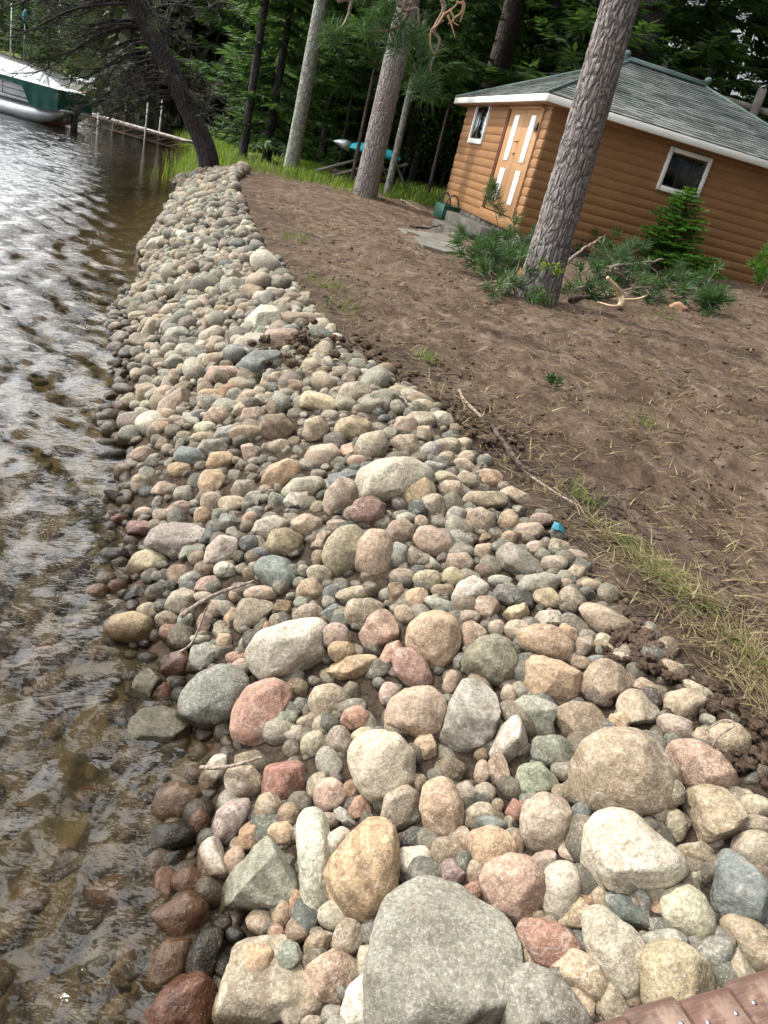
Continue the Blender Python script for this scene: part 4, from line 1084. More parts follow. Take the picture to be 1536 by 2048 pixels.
df_ = Acc(); fbox(df_, y0, y0+.125, z0, z1, -.058, .02); fbox(df_, y0+.125, y1, z1-.02, z1+.12, -.055, .02); df_.obj('door_frame', MAT['door'], cabin)
db_ = Acc(); fbox(db_, y1-.135, y1-.075, z0, z1-.02, -.062, .02); fbox(db_, y1-.06, y1, z0, z1-.02, -.07, .02); db_.obj('brown_door_post', MAT['trim_brown'], cabin)
sb = Acc(); fbox(sb, .16, 2.62, 0.0, z0-.012, -.066, .01, .01); sb.obj('door_sill_board', MAT['siding'], cabin)
kn = Acc(); V, F = ICO[3]; kn.add(V*np.array([.03, .05, .085])+np.array([-.085, .42, lz(3.1)]), F); tube(kn, [(-.10, .42+.05*sin(a), lz(3.05)+.06*cos(a)) for a in np.linspace(0, 6.28, 14)], .010, 6); kn.obj('door_ornament', MAT['iron'], cabin)
# hip roof
E0 = lz(3.60); EZ = lz(3.63); RZ = lz(5.02); HY = WID/2; RX0, RX1 = 2.55, LEN-2.55
ev = dict(a=np.array([-OVH, -OVH, EZ]), b=np.array([LEN+OVH, -OVH, EZ]), c=np.array([LEN+OVH, WID+OVH, EZ]), d=np.array([-OVH, WID+OVH, EZ])); R0 = np.array([RX0, HY, RZ]); R1 = np.array([RX1, HY, RZ])
rgs = np.random.default_rng(21); sh = Acc()
for (p, q, tp, tq) in ((ev['a'], ev['b'], R0, R1), (ev['c'], ev['d'], R1, R0), (ev['d'], ev['a'], R0, R0), (ev['b'], ev['c'], R1, R1)):
    nrm = np.cross(q-p, tp-p); nrm /= np.linalg.norm(nrm); n = 27
    for k in range(n):
        t0, t1 = k/n, min((k+1.12)/n, 1); lo0, lo1 = p+(tp-p)*t0, q+(tq-q)*t0; hi0, hi1 = p+(tp-p)*t1, q+(tq-q)*t1; L = np.linalg.norm(lo1-lo0)
        cuts = [0]; 
        while cuts[-1] < L: cuts.append(cuts[-1]+rgs.uniform(.16, .42))
        cuts = np.clip(np.array(cuts)/max(L, 1e-6), 0, 1); tone = rgs.uniform(.8, 1.15)
        for a, b in zip(cuts[:-1], cuts[1:]):
            if b-a < 1e-4: continue
            up = .016+rgs.normal()*.003; A_ = lo0+(lo1-lo0)*a; B_ = lo0+(lo1-lo0)*b; C_ = hi0+(hi1-hi0)*b; D_ = hi0+(hi1-hi0)*a
            V = [A_+nrm*up, B_+nrm*up, C_+nrm*.003, D_+nrm*.003, A_-nrm*.004, B_-nrm*.004]; sh.add(V, np.array([[0, 1, 2, 3], [4, 5, 1, 0]]), np.full(3, tone*rgs.uniform(.62, 1.25)))
roof = sh.obj('roof', MAT['shingle'], cabin, smooth=False)
und = Acc(); und.add([ev['a']-[0, 0, .02], ev['b']-[0, 0, .02], ev['c']-[0, 0, .02], ev['d']-[0, 0, .02], R0-[0, 0, .03], R1-[0, 0, .03]], np.array([[0, 1, 5, 4], [2, 3, 4, 5]])); und.add([ev['d']-[0, 0, .02], ev['a']-[0, 0, .02], R0-[0, 0, .03]], np.array([[0, 1, 2]])); und.add([ev['b']-[0, 0, .02], ev['c']-[0, 0, .02], R1-[0, 0, .03]], np.array([[0, 1, 2]]))
und.obj('roof_deck', MAT['dark'], roof, False)
fa = Acc(); o = OVH; zf = EZ-.095
sbox(fa, -o, LEN+o, zf-.045, zf+.085, -o-.012, -o+.012); sbox(fa, -o, LEN+o, zf-.045, zf+.085, WID+o-.012, WID+o+.012)
fbox(fa, -o+.012, WID+o-.012, zf-.045, zf+.085, -o-.010, -o+.014); fbox(fa, -o+.012, WID+o-.012, zf-.045, zf+.085, LEN+o-.014, LEN+o+.010); fa.obj('fascia', MAT['white'], roof)
so = Acc(); sbox(so, -o+.015, LEN+o-.015, zf-.06, zf-.045, -o+.013, 0.0); fbox(so, 0.0, WID+o-.015, zf-.062, zf-.047, -o+.015, 0.0); so.obj('soffit', MAT['siding'], roof)
rc = Acc(); tube(rc, [R0+[-.1, 0, .055], R1+[.1, 0, .055]], .05, 10); box(rc, (R0+R1)/2+[0, 0, .02], ((RX1-RX0)/2+.1, .11, .022))
rc.obj('ridge_cap', MAT['roofedge'], roof)
for e in (R0+[-.12, 0, .115], R1+[.12, 0, .115]):
    b_ = Acc(); P_ = [(0, 0, -.08), (0, 0, -.05), (0, 0, -.02), (0, 0, .02), (0, 0, .06), (0, 0, .085), (0, 0, .095)]; tube(b_, np.array(P_)+e, [.035, .03, .065, .085, .07, .035, .004], 16); b_.obj('ball_finial', MAT['roofedge'], roof)
hc = Acc()
for (p, q) in ((ev['a'], R0), (ev['d'], R0), (ev['b'], R1), (ev['c'], R1)): tube(hc, [p+[0, 0, .022], (p+q)/2+[0, 0, .022], q+[0, 0, .022]], .032, 8)
hc.obj('hip_cap', MAT['roofedge'], roof)
# things by the cabin
def cabw(x, y, z): return CB+RCB@np.array([x, y, z])
st = empty('concrete_steps', tuple(cabw(-.4, 1.9, -.3)), 'grey concrete steps climbing to the cabin door', 'steps', rz=YAW)
for k, (xa, xb, ya_, yb_, zt) in enumerate(((-.46, -.09, .9, 3.9, -.07), (-.86, -.46, 1.1, 3.5, -.30), (-1.22, -.86, 1.6, 3.0, -.47))):
    a = Acc(); box(a, ((xa+xb)/2+.4, (ya_+yb_)/2-1.9, (zt-.85)/2+.3), ((xb-xa)/2, (yb_-ya_)/2, (zt+.85)/2), b=.02); V = a.V[0]; a.V[0] = V+.012*fbm(V*6, 3)[:, None]; a.obj('step', MAT['concrete'], st)
def slab(name, poly, z, th, mat):
    P = np.array(poly); n = len(P); a = Acc(); c = P.mean(0); inner = c+(P-c)*.93
    V = np.concatenate([np.c_[P, np.full(n, z-th)], np.c_[P, np.full(n, z-.012)], np.c_[inner, np.full(n, z)], [[*c, z+.004]]])
    F = [[i, (i+1) % n, n+(i+1) % n, n+i] for i in range(n)]+[[n+i, n+(i+1) % n, 2*n+(i+1) % n, 2*n+i] for i in range(n)]; T = [[2*n+i, 2*n+(i+1) % n, 3*n] for i in range(n)]
    b = a.n; a.add(V, np.array(F)); a.T.append(np.array(T)+b); return a.obj(name, mat, smooth=False)
for pts, lab in (([(795, 459), (880, 470), (925, 476), (915, 484), (850, 478), (800, 470)], 'long grey flagstone at the foot of the concrete steps'), ([(826, 479), (905, 486), (938, 508), (890, 508), (845, 498)], 'lower worn flagstone sunk in the dirt path in front of the steps')):
    P = [on_ground(u, v)[:2] for u, v in pts]; zz = np.mean([terrain(np.array([p[0]]), np.array([p[1]]))[0] for p in P]); tag(slab('flagstone', P, zz+.045, .2, MAT['flag']), lab, 'flagstone')
pp = on_ground(888, 440, .02); pl = empty('garden_tote', tuple(pp), 'dark green wooden tote with two hoop handles left of the cabin steps', 'tote', rz=YAW+.15)
a = Acc()
for s in (-1, 1): box(a, (s*.20, 0, .20), (.012, .29, .17)); box(a, (0, s*.278, .20), (.188, .012, .17))
box(a, (0, 0, .05), (.188, .266, .012)); box(a, (0, -.296, .345), (.215, .014, .02)); box(a, (0, .296, .345), (.215, .014, .02)); a.obj('box', MAT['green_paint'], pl)
for s in (-1, 1):
    a = Acc(); th = np.linspace(0, pi, 18); tube(a, np.stack([.17*np.cos(th), np.full(18, s*.27), .36+.26*np.sin(th)], 1), .016, 8); a.obj('handle', MAT['iron'], pl)
ln = empty('hanging_lantern', tuple(cabw(.55, -.16, lz(3.42))), 'cluster of small yellow globes hanging under the cabin eave beside the near corner', 'lantern', rz=YAW)
a = Acc(); tube(a, [(-.2, 0, .02), (.05, .01, -.01), (.3, 0, .02)], .006, 5); a.obj('cord', MAT['iron'], ln)
for (x, z, s) in ((-.16, -.10, .075), (-.02, -.07, .062), (.12, -.14, .07), (.02, -.16, .055)):
    a = Acc(); tube(a, [(x, 0, .005), (x, 0, z+s*.95), (x, 0, z+s*.8), (x, 0, z+s*.3), (x, 0, z-s*.3), (x, 0, z-s*.8), (x, 0, z-s)], [.005, .02, s*.55, s, s*.95, s*.5, .004], 12); a.obj('globe', MAT['yellow'], ln)
for k in range(4):
    b0 = cabw(-.10+.05*k, -.34+.03*k, -.32); b1 = cabw(-.10+.045*k, -.08, .06-.03*k); a = Acc(); tube(a, crv([b0-b0, (b1-b0)*.5+[.01, 0, 0], b1-b0], 6), .011, 6); o = a.obj('garden_stake', MAT['white']); o.location = b0
    tag(o, 'thin whitish stake leaning on the near cabin corner, one of a bundle of four', 'stake', 'white stakes at the cabin corner')
# old wooden pole frame behind the cabin
pf = at_dist(1497, 250, 27); pf[2] = terrain(pf[:1], pf[1:2])[0]; fr_ = empty('pole_frame', tuple(pf), 'weathered grey post with a horizontal rail rising behind the cabin roof', 'pole frame')
ztop = at_dist(1522, 178, 27)[2]-pf[2]; zr = at_dist(1500, 215, 27)[2]-pf[2]
MAT['grey_wood'] = plain('weathered_grey_wood', (.20, .185, .16), .85, .2, 0, .3, 20, .4)
a = Acc(); tube(a, crv([(0, 0, -.2), (.03, 0, ztop*.5), (0, 0, ztop)], 8), .13, 10); a.obj('post', MAT['grey_wood'], fr_)
a = Acc(); tube(a, crv([(-3.2, .1, zr+.15), (-1, .16, zr+.05), (2.5, .12, zr-.05)], 8), .09, 8); a.obj('rail', MAT['grey_wood'], fr_)
a = Acc(); tube(a, [(-2.9, .3, -.2), (-2.9, .3, zr+.75)], .11, 8); a.obj('post', MAT['grey_wood'], fr_)
# ------------------------------------------------------------------ wooden dock the photographer stands on
MAT['deck'] = None
def mk_deck():
    m = MT('stained_deck_board'); p = m.oc(); r = m.n('ShaderNodeObjectInfo').outputs['Random']; q_ = m.map(p, (4, 70, 40)); g_ = m.noise(q_, 1, 5, .65, 1.2); s_ = m.noise(p, 9, 5, .65)
    c = m.mix(m.rng(g_, .3, .7), (.065, .040, .031), (.165, .105, .08)); c = m.mix(m.rng(s_, .48, .66, 0, .75), c, (.36, .27, .21)); c = m.mix(m.math('MULTIPLY', r, .35), c, (.14, .06, .045))
    return m.done(m.pbr(c, .7, m.bump(g_, .5, .006), .3))
MAT['deck'] = mk_deck(); MAT['screw'] = plain('zinc_screw', (.55, .56, .58), .3, .5, 1)
ZD = .60; e0 = at_z(1180, 2052, ZD); e1 = at_z(1536, 1944, ZD); ed = (e1-e0)[:2]; ed /= np.linalg.norm(ed); ang = math.atan2(ed[1], ed[0])
dk = empty('wooden_dock', (e0[0], e0[1], ZD), 'reddish brown stained wooden dock corner with screws at the lower right', 'dock', rz=ang)
seam = at_z(1379, 2030, ZD)-e0; s0 = (seam[:2]@ed)
for k in range(-7, 9):
    a = Acc(); x0 = s0+k*.142; box(a, (0, -.75, 0), (.0675, .75, .019), b=.006); o = a.obj('deck_board', MAT['deck'], dk); o.location = (x0+.071, (k*37 % 5)*.004, -.019)
    for sx in (-.04, .04):
        for yy in (-.055, -1.0):
            b = Acc(); tube(b, [(sx, yy, .0188), (sx, yy, .0205), (sx, yy, .0212)], [.0052, .0052, .003], 10); b.obj('screw', MAT['screw'], o)
a = Acc()
for yy in (-.07, -.95): box(a, (.1, yy, -.11), (1.05, .03, .069))
a.obj('joist', MAT['deck'], dk)
a = Acc()
for xx in (-.8, 1.0):
    for yy in (-.14, -.88): box(a, (xx, yy, -.75), (.045, .036, .70))
a.obj('dock_legs', MAT['deck'], dk)
# ------------------------------------------------------------------ lake things: pontoon boat, docks, far shore
MAT['alu'] = plain('pontoon_aluminium', (.50, .53, .57), .35, .5, .6, .06, 20, .05); MAT['boatwhite'] = plain('boat_panel', (.66, .68, .70), .4, .4, 0, .05); MAT['canvas_w'] = plain('pale_grey_canvas', (.50, .53, .54), .8, .2, 0, .05, 8, .2); MAT['canvas_g'] = plain('dark_green_canvas', (.010, .055, .045), .75, .2, 0, .2, 8, .2)
MAT['teal'] = plain('turquoise_plastic', (.02, .42, .50), .4, .4, 0, .06); MAT['teal_dark'] = plain('faded_teal_plastic', (.02, .15, .20), .5); MAT['blue'] = plain('blue_tarp', (.02, .13, .48), .5, .3, 0, .1); MAT['orange'] = plain('orange_float', (.60, .20, .12), .5); MAT['navy'] = plain('navy_fabric', (.03, .05, .13), .8)
bp = at_z(122, 258, 0.0); ba = math.atan2(RT[1], RT[0])
def boat_axis():
    a = at_z(-16, 220, 0.0); d = a-bp; return d/np.linalg.norm(d)
bx = boat_axis(); bp = bp+bx*.35; boat = empty('pontoon_boat', tuple(bp), 'pontoon boat under a pale cover with dark green skirt moored at the left edge', 'boat', rz=math.atan2(-bx[1], -bx[0])); boat.scale = (.82, .82, .82)
SCB = 1.0
# local: +x towards the bow (right in the picture), y away
a = Acc()
for yy in (0.3, 2.1): 
    tube(a, [(-7.5, yy, .28), (-1.3, yy, .28), (-.7, yy, .32), (-.2, yy, .42), (.35, yy, .62)], [.34, .34, .32, .24, .06], 18)
a.obj('pontoon_tube', MAT['alu'], boat)
a = Acc(); box(a, (-3.7, 1.2, .70), (4.0, 1.25, .06)); tube(a, [(.35, -.04, .68), (.5, 1.2, .68), (.35, 2.4, .68)], .05, 8); a.obj('deck', MAT['alu'], boat)
a = Acc(); box(a, (-4.2, -.02, 1.06), (3.3, .02, .28)); box(a, (-4.2, 2.42, 1.06), (3.3, .02, .28)); box(a, (-.92, 1.2, 1.06), (.02, 1.2, .28)); a.obj('fence_panel', MAT['boatwhite'], boat)
a = Acc()
for zz in (.80, 1.02, 1.36): tube(a, [(-7.4, -.06, zz), (-.9, -.06, zz)], .018, 6)
for xx in np.arange(-7.2, -.5, 1.25): tube(a, [(xx, -.06, .76), (xx, -.06, 1.38)], .018, 6)
a.obj('rail', MAT['alu'], boat)
# cover: ridge running along the boat, falling to the bow
def sheet(acc, f, nu, nv):
    u, v = np.meshgrid(np.linspace(0, 1, nu), np.linspace(0, 1, nv), indexing='ij'); V = f(u, v).reshape(-1, 3); i, j = np.meshgrid(np.arange(nu-1), np.arange(nv-1), indexing='ij'); acc.add(V, np.stack([i*nv+j, (i+1)*nv+j, (i+1)*nv+j+1, i*nv+j+1], -1).reshape(-1, 4))
def cov(u, v):
    x = -7.6+7.9*u; bow = np.clip((x+1.9)/2.2, 0, 1); top = 2.05*(1-bow)+1.45*bow-.10*np.sin(u*16)**2; e = 1.42; y = -.16+2.72*v; z = e+(top-e)*(1-np.abs(2*v-1)**1.3)-.03*np.sin(u*40+v*5)*np.sin(pi*v)
    return np.stack([x, y, z], -1)
a = Acc(); sheet(a, cov, 60, 20); a.obj('cover', MAT['canvas_w'], boat)
def skirt(u, v):
    x = -7.6+7.9*u; drop = .16+.10*np.sin(u*9)**2+.62*sstep(u, .80, .86); return np.stack([x+0*v, -.17-.03*v+.02*np.sin(u*90)*v, 1.44-drop*v], -1)
def skirt2(u, v): return np.stack([.31+.04*v+.02*np.sin(u*30), -.16+2.72*u, 1.44-.75*v], -1)
a = Acc(); sheet(a, skirt, 120, 6); sheet(a, skirt2, 40, 6); a.obj('green_skirt', MAT['canvas_g'], boat)
a = Acc(); box(a, (.42, 1.0, .30), (.10, .12, .42)); box(a, (.42, 1.0, .82), (.16, .17, .16)); a.obj('outboard_motor', MAT['iron'], boat)
MAT['dockgrey'] = plain('grey_dock_metal', (.34, .32, .30), .6, .3, .2); MAT['rust'] = plain('rusty_steel', (.17, .11, .085), .8)
def walkway(name, A, B, wid, z, label, posts, truss=True, mat=None):
    A = np.array(A); B = np.array(B); L = np.linalg.norm((B-A)[:2]); o = empty(name, (A[0], A[1], 0), label, 'dock', rz=math.atan2(B[1]-A[1], B[0]-A[0]))
    a = Acc(); nb = int(L/.3)
    for k in range(nb): box(a, (L*(k+.5)/nb, 0, z), (L/nb*.47, wid/2, .025), b=.004)
    a.obj('deck_boards', mat or MAT['dockgrey'], o)
    a = Acc()
    for s in (-1, 1):
        yy = s*wid/2; tube(a, [(0, yy, z-.06), (L, yy, z-.06)], .03, 6)
        if truss:
            tube(a, [(0, yy, z-.36), (L, yy, z-.36)], .022, 6); n = int(L/.7)
            for k in range(n): tube(a, [(L*k/n, yy, z-.06), (L*(k+1)/n, yy, z-.36)], .014, 5, cap=False)
    a.obj('truss', MAT['rust'], o)
    for (px_, hi) in posts:
        a = Acc()
        for s in (-1, 1): tube(a, [(px_*L, s*(wid/2+.05), -1.6), (px_*L, s*(wid/2+.05), z+hi)], .035, 8)
        a.obj('post', MAT['dockgrey'], o)
    return o
walkway('metal_dock', at_z(384, 284, .45), at_z(156, 220, .45), .9, .45, 'long narrow metal truss dock running from the shore to the pontoon boat', [(.34, 1.2), (.75, .15), (.98, .2)])
walkway('distant_dock', at_z(330, 236, .3), at_z(150, 186, .3), 1.2, .55, 'dark far dock with posts on the lake beyond the metal truss dock', [(.05, .5), (.25, .5), (.45, .5), (.65, .4), (.9, .4)], False, MAT['rust'])
def small_boat(name, p, L, rz, hull, cover, label, tent=False):
    o = empty(name, (p[0], p[1], 0), label, 'boat', rz=rz)
    def hl(u, v):
        wd = .95*(1-np.abs(2*u-1.0)**3*.0-sstep(u, .6, 1.0)*.95); th = (v-.5)*pi; return np.stack([(u-.5)*L, wd*np.sin(th), .62-.62*np.cos(th)*(1-.5*sstep(u, .7, 1))+.18*u], -1)
    a = Acc(); sheet(a, hl, 20, 12); a.obj('hull', hull, o)
    def cv(u, v):
        wd = .98*(1-sstep(u, .6, 1.0)*.95); return np.stack([(u-.5)*L, wd*(2*v-1), .70+.18*u+(.75 if tent else .35)*(1-np.abs(2*v-1)**1.5)*np.sin(pi*np.clip(u, .03, .97))**.7], -1)
    a = Acc(); sheet(a, cv, 20, 12); a.obj('cover', cover, o)
    a = Acc(); box(a, (-L/2-.12, 0, .7), (.12, .15, .35)); a.obj('motor', MAT['iron'], o); return o
small_boat('tarped_boat', at_z(322, 232, 0), 3.4, ba, MAT['boatwhite'], MAT['blue'], 'small boat under a bright blue tarp at the far dock', True)
o = empty('float_rack', tuple(at_z(304, 214, .0)), 'orange red floats on a rack behind the blue tarped boat', 'floats')
for k in range(3):
    a = Acc(); V, F = ICO[3]; a.add(V*np.array([.45, .3, .28])+np.array([k*.9-.6, .2*k, 1.7-.12*k]), F); a.obj('float', MAT['orange'], o)
a = Acc(); tube(a, [(-1, 0, 1.35), (1.6, .4, 1.2)], .05, 6)
for xx in (-.9, 1.5): tube(a, [(xx, 0, -.8), (xx, 0, 1.4)], .05, 6)
a.obj('rack', MAT['rust'], o)
for k, (u, v, z, lab) in enumerate([(196, 172, 0, 'white covered boat moored nearest the pontoon bow on the far water'), (225, 190, 0, 'white boat in the middle of the far dock'), (262, 200, 0, 'white boat with dark motor near the blue tarped boat')]):
    small_boat('moored_boat', at_z(u, v+14, z), 5.5, ba+.6, MAT['boatwhite'], MAT['canvas_w'], lab, k == 0)
p = at_z(262, 205, 0); o = empty('boat_canopy', tuple(p), 'turquoise canopy over a boat lift at the far dock', 'canopy', rz=ba)
def cn(u, v): return np.stack([(u-.5)*4.2, (v-.5)*2.6, 2.9+.5*(1-np.abs(2*v-1)**1.6)], -1)
a = Acc(); sheet(a, cn, 8, 10); a.obj('canopy_top', MAT['teal'], o); a = Acc()
for sx in (-1.9, 1.9):
    for sy in (-1.2, 1.2): tube(a, [(sx, sy, -1), (sx, sy, 2.95)], .05, 6)
a.obj('frame', MAT['dockgrey'], o)
p = at_z(21, 112, .6); o = empty('flag_pole', tuple(p), 'thin white flag pole on the far shore at the left edge', 'pole'); a = Acc(); tube(a, [(0, 0, -2), (0, 0, 4), (0, 0, 9.5)], [.16, .14, .10], 8); a.obj('shaft', MAT['boatwhite'], o); a = Acc(); V, F = ICO[2]; a.add(V*.22+np.array([0, 0, 9.6]), F); a.obj('ball_top', MAT['boatwhite'], o)
p = at_dist(50, 33, 90); o = empty('patio_umbrella', (p[0], p[1], 0), 'folded turquoise umbrella glimpsed through branches at the top left', 'umbrella'); a = Acc(); zt = p[2]; tube(a, [(0, 0, zt+.6), (0, 0, zt+.4), (0, 0, zt), (0, 0, zt-.5)], [.02, .16, .27, .12], 9); a.obj('canopy', MAT['teal_dark'], o); a = Acc(); tube(a, [(0, 0, 0), (0, 0, zt+.6)], .04, 6); a.obj('pole', MAT['dockgrey'], o)
# ------------------------------------------------------------------ lawn things behind the pines
p = at_dist(742, 306, 27.5); g0 = float(terrain(p[:1], p[1:2])[0]); ca = ba
o = empty('canoe', (p[0], p[1], g0), 'turquoise canoe with a silver bow on a rack behind the middle pine', 'canoe', rz=ca-.08)
zc = p[2]-g0
def hull(u, v):
    wd = .36*np.sin(pi*np.clip(u, .012, .988))**.35; th = v*2*pi; return np.stack([(u-.5)*1.75+.12, wd*np.cos(th), zc+wd*.75*np.sin(th)*np.where(np.sin(th) > 0, 1.0, .25)], -1)
a = Acc(); sheet(a, hull, 40, 18); a.obj('hull', MAT['teal'], o)
a = Acc(); tube(a, [(-1.3, 0, zc+.06), (-1.12, 0, zc+.07), (-.92, 0, zc+.05), (-.72, 0, zc+.02)], [.02, .09, .15, .16], 12); a.obj('silver_bow', MAT['alu'], o)
o2 = empty('canoe_rack', (p[0], p[1], g0), 'rack of sloping grey poles that carries the turquoise canoe', 'rack', rz=ca-.08); a = Acc()
for xx in (-.5, .1, .65):
    tube(a, [(xx-1.3, -.5, -.05), (xx+.6, .3, zc-.05)], .05, 7); tube(a, [(xx+.9, .5, -.05), (xx+.2, .2, zc-.08)], .045, 7)
a.obj('poles', MAT['grey_wood'], o2); a = Acc(); tube(a, [(-1.2, -.25, .16), (1.0, .1, .30)], .07, 8); a.obj('cross_beam', MAT['bark_far'], o2)
p = on_ground(842, 338); o = empty('lawn_chair', tuple(p), 'navy blue folding lawn chair on the grass left of the cabin', 'chair', rz=ca+.5); a = Acc(); box(a, (0, .16, .72), (.27, .012, .40), np.array(Matrix.Rotation(-.25, 3, 'X'))); a.obj('backrest', MAT['navy'], o); a = Acc(); box(a, (0, -.12, .36), (.27, .25, .012)); a.obj('seat', MAT['navy'], o); a = Acc()
for sx in (-.27, .27): tube(a, [(sx, -.38, 0), (sx, .1, .62)], .015, 6); tube(a, [(sx, .3, 0), (sx, -.3, .60), ], .015, 6); tube(a, [(sx, .05, .32), (sx, .27, 1.1)], .015, 6)
a.obj('frame', MAT['alu'], o)
for k, (u, v) in enumerate([(628, 312), (648, 309)]):
    p = on_ground(u, v); rgk = np.random.default_rng(k); P_, F = rock_shape(3, np.full(96, .22), .2, 'a', rgk, np.array([0, 0, 1.])); o = Acc().add(P_*[1.5, 1, .6], F).obj('lawn_stone', MAT['white']); o.location = p+[0, 0, .08]; tag(o, ['flat white block on the sunny lawn, the left one of two', 'flat white block on the sunny lawn, the right one of two'][k], 'block')
p = on_ground(842, 352); a = Acc(); P_, F = rock_shape(4, np.full(96, .3), .28, 'a', np.random.default_rng(4), np.array([0, 0, 1.])); o = a.add(P_*[1.6, 1, .7], F).obj('lawn_boulder', MAT['found']); o.location = p; tag(o, 'low grey stone lying in front of the navy lawn chair', 'rock')
# ------------------------------------------------------------------ trees
rt = np.random.default_rng(31)
def leafquads(acc, C, Dv, L, W, tint, up=None):
    """flat pointed sprays: centre line from C along Dv*L"""
    C = np.asarray(C, float); n = len(C); Dv = Dv/np.linalg.norm(Dv, axis=1)[:, None]; a = rt.normal(size=(n, 3)) if up is None else up
    sd_ = np.cross(Dv, a); sd_ /= np.linalg.norm(sd_, axis=1)[:, None]+1e-9
    L = np.broadcast_to(L, (n,))[:, None]; W = np.broadcast_to(W, (n,))[:, None]
    V = np.stack([C, C+Dv*L*.45+sd_*W, C+Dv*L, C+Dv*L*.45-sd_*W], 1).reshape(-1, 3); F = np.arange(4*n).reshape(-1, 4)
    acc.add(V, F, np.repeat(np.c_[tint, tint, tint], 4, 0))
def spruce_crown(H, z0, rad, dens=1.0, droop=.25, size=1.0, top_pow=.8):
    fo = Acc(); wd = Acc(); z = z0
    while z < H-.1:
        f = 1-(z-z0)/(H-z0); Lb = rad*(f**top_pow)*rt.uniform(.75, 1.1)+.15; nb = rt.integers(4, 7)
        for b in range(nb):
            az = rt.random()*2*pi; l = Lb*rt.uniform(.6, 1.1); n = max(4, int(l/.10*dens)); t = np.linspace(.12, 1, n)
            out = np.stack([cos(az)*l*t, sin(az)*l*t, -droop*l*t**1.3+.10*l*t**3*2], 1)+[0, 0, z+rt.normal()*.1]
            if l > .6: tube(wd, out[::max(1, n//4)], np.linspace(.02, .006, len(out[::max(1, n//4)]))*l**.5, 4, cap=False)
            tdir = np.gradient(out, axis=0); tdir /= np.linalg.norm(tdir, axis=1)[:, None]; sdv = np.cross(tdir, [0, 0, 1.]); tt_ = rt.random()*.35
            for s in (-1, 1, 0):
                C = out+rt.normal(size=out.shape)*.03; wd_l = (.34*(1-.55*t)+.08)*l**.5*size*rt.uniform(.7, 1.2, n)
                dv = tdir*.75+s*sdv*.85+rt.normal(size=out.shape)*.16-[0, 0, .25]
                leafquads(fo, C, dv, wd_l, .055*size, np.clip(rt.random(n)*.55+tt_, 0, 1), np.tile([0, 0, 1.], (n, 1))+rt.normal(size=(n, 3))*.35)
        z += rt.uniform(.22, .42)/dens**.5
    return fo, wd
def needle_tuft(acc, C, Dv, n, L, W, spread=1.0, t0=.3):
    C = np.tile(C, (n, 1)); d = np.asarray(Dv, float); d = d/np.linalg.norm(d); v = rt.normal(size=(n, 3)); v /= np.linalg.norm(v, axis=1)[:, None]
    dv = v*spread+d*.8; leafquads(acc, C+d*rt.uniform(-.5, .5, (n, 1))*L*.8, dv, L*rt.uniform(.7, 1.1, n), W, np.clip(t0+rt.random(n)*.6, 0, 1))
def pine_crown(H, z0, rad, n_br=46, tufts=9, L=.2, W=.012, nn=26):
    fo = Acc(); wd = Acc()
    for b in range(n_br):
        z = z0+(H-z0)*(b/n_br)**.9; f = 1-(z-z0)/(H-z0); az = rt.random()*2*pi; l = rad*(.35+.65*math.sin(pi*min(1, .25+.75*f)))*rt.uniform(.6, 1.1)
        P = crv([(0, 0, z), (cos(az)*l*.5, sin(az)*l*.5, z+.05*l), (cos(az)*l, sin(az)*l, z+.22*l)], 8); tube(wd, P, np.linspace(.045, .012, 8)*l**.5, 5, cap=False)
        for k in range(tufts):
            t = rt.uniform(.35, 1); c = P[min(7, int(t*7.5))]+rt.normal(size=3)*np.array([.28, .28, .14])*l*.6; needle_tuft(fo, c, (cos(az), sin(az), .5), nn, L, W, 1.0, rt.random()*.4)
    return fo, wd
def leaf_crown(rad, H, z0, n, ls=.09):
    fo = Acc(); c = []; 
    for k in range(int(n/45)):
        v = rt.normal(size=3); v /= np.linalg.norm(v); r_ = rt.random()**.45; cc = v*r_*np.array([rad, rad, (H-z0)/2])+[0, 0, (H+z0)/2]; c.append(cc+rt.normal(size=(45, 3))*.28)
    c = np.concatenate(c); leafquads(fo, c, rt.normal(size=c.shape)+[0, 0, -.4], ls*rt.uniform(.7, 1.4, len(c)), ls*.38, np.clip(rt.random(len(c)), 0, 1)); wd = Acc()
    for k in range(9):
        az = rt.random()*6.28; tube(wd, crv([(0, 0, z0*.6), (cos(az)*rad*.4, sin(az)*rad*.4, (z0+H)/2), (cos(az)*rad*.8, sin(az)*rad*.8, H*.85)], 7), np.linspace(.04, .008, 7), 5, cap=False)
    return fo, wd
def trunk(acc, P, r, n=24, rings=60, rough=.04, flare=.35):
    Q = crv(P, rings); h = np.linspace(0, 1, rings); zz = np.linalg.norm(Q-Q[0], axis=1); rr = r[0]+(r[1]-r[0])*h+r[0]*flare*np.exp(-zz/.32)
    b = acc.n; tube(acc, Q, rr, n); V = acc.V[-1]; A_ = np.repeat(Q, n, 0); k = rings*n; d = V[:k]-A_; L = np.linalg.norm(d, axis=1)[:, None]; u = d/L
    q = np.concatenate([u[:, :2]*2.2, (np.repeat(zz, n)*1.1)[:, None]], 1)
    V[:k] = A_+d*(1+rough*fbm(q*np.array([1.6, 1.6, .8]), 4)[:, None]+.25*flare*np.exp(-np.repeat(zz, n)/.3)[:, None]*perlin(np.c_[u[:, :2]*1.8, np.zeros(k)])[:, None])
def bark_plates(V, A_, zz, r, depth, rgx):
    return V
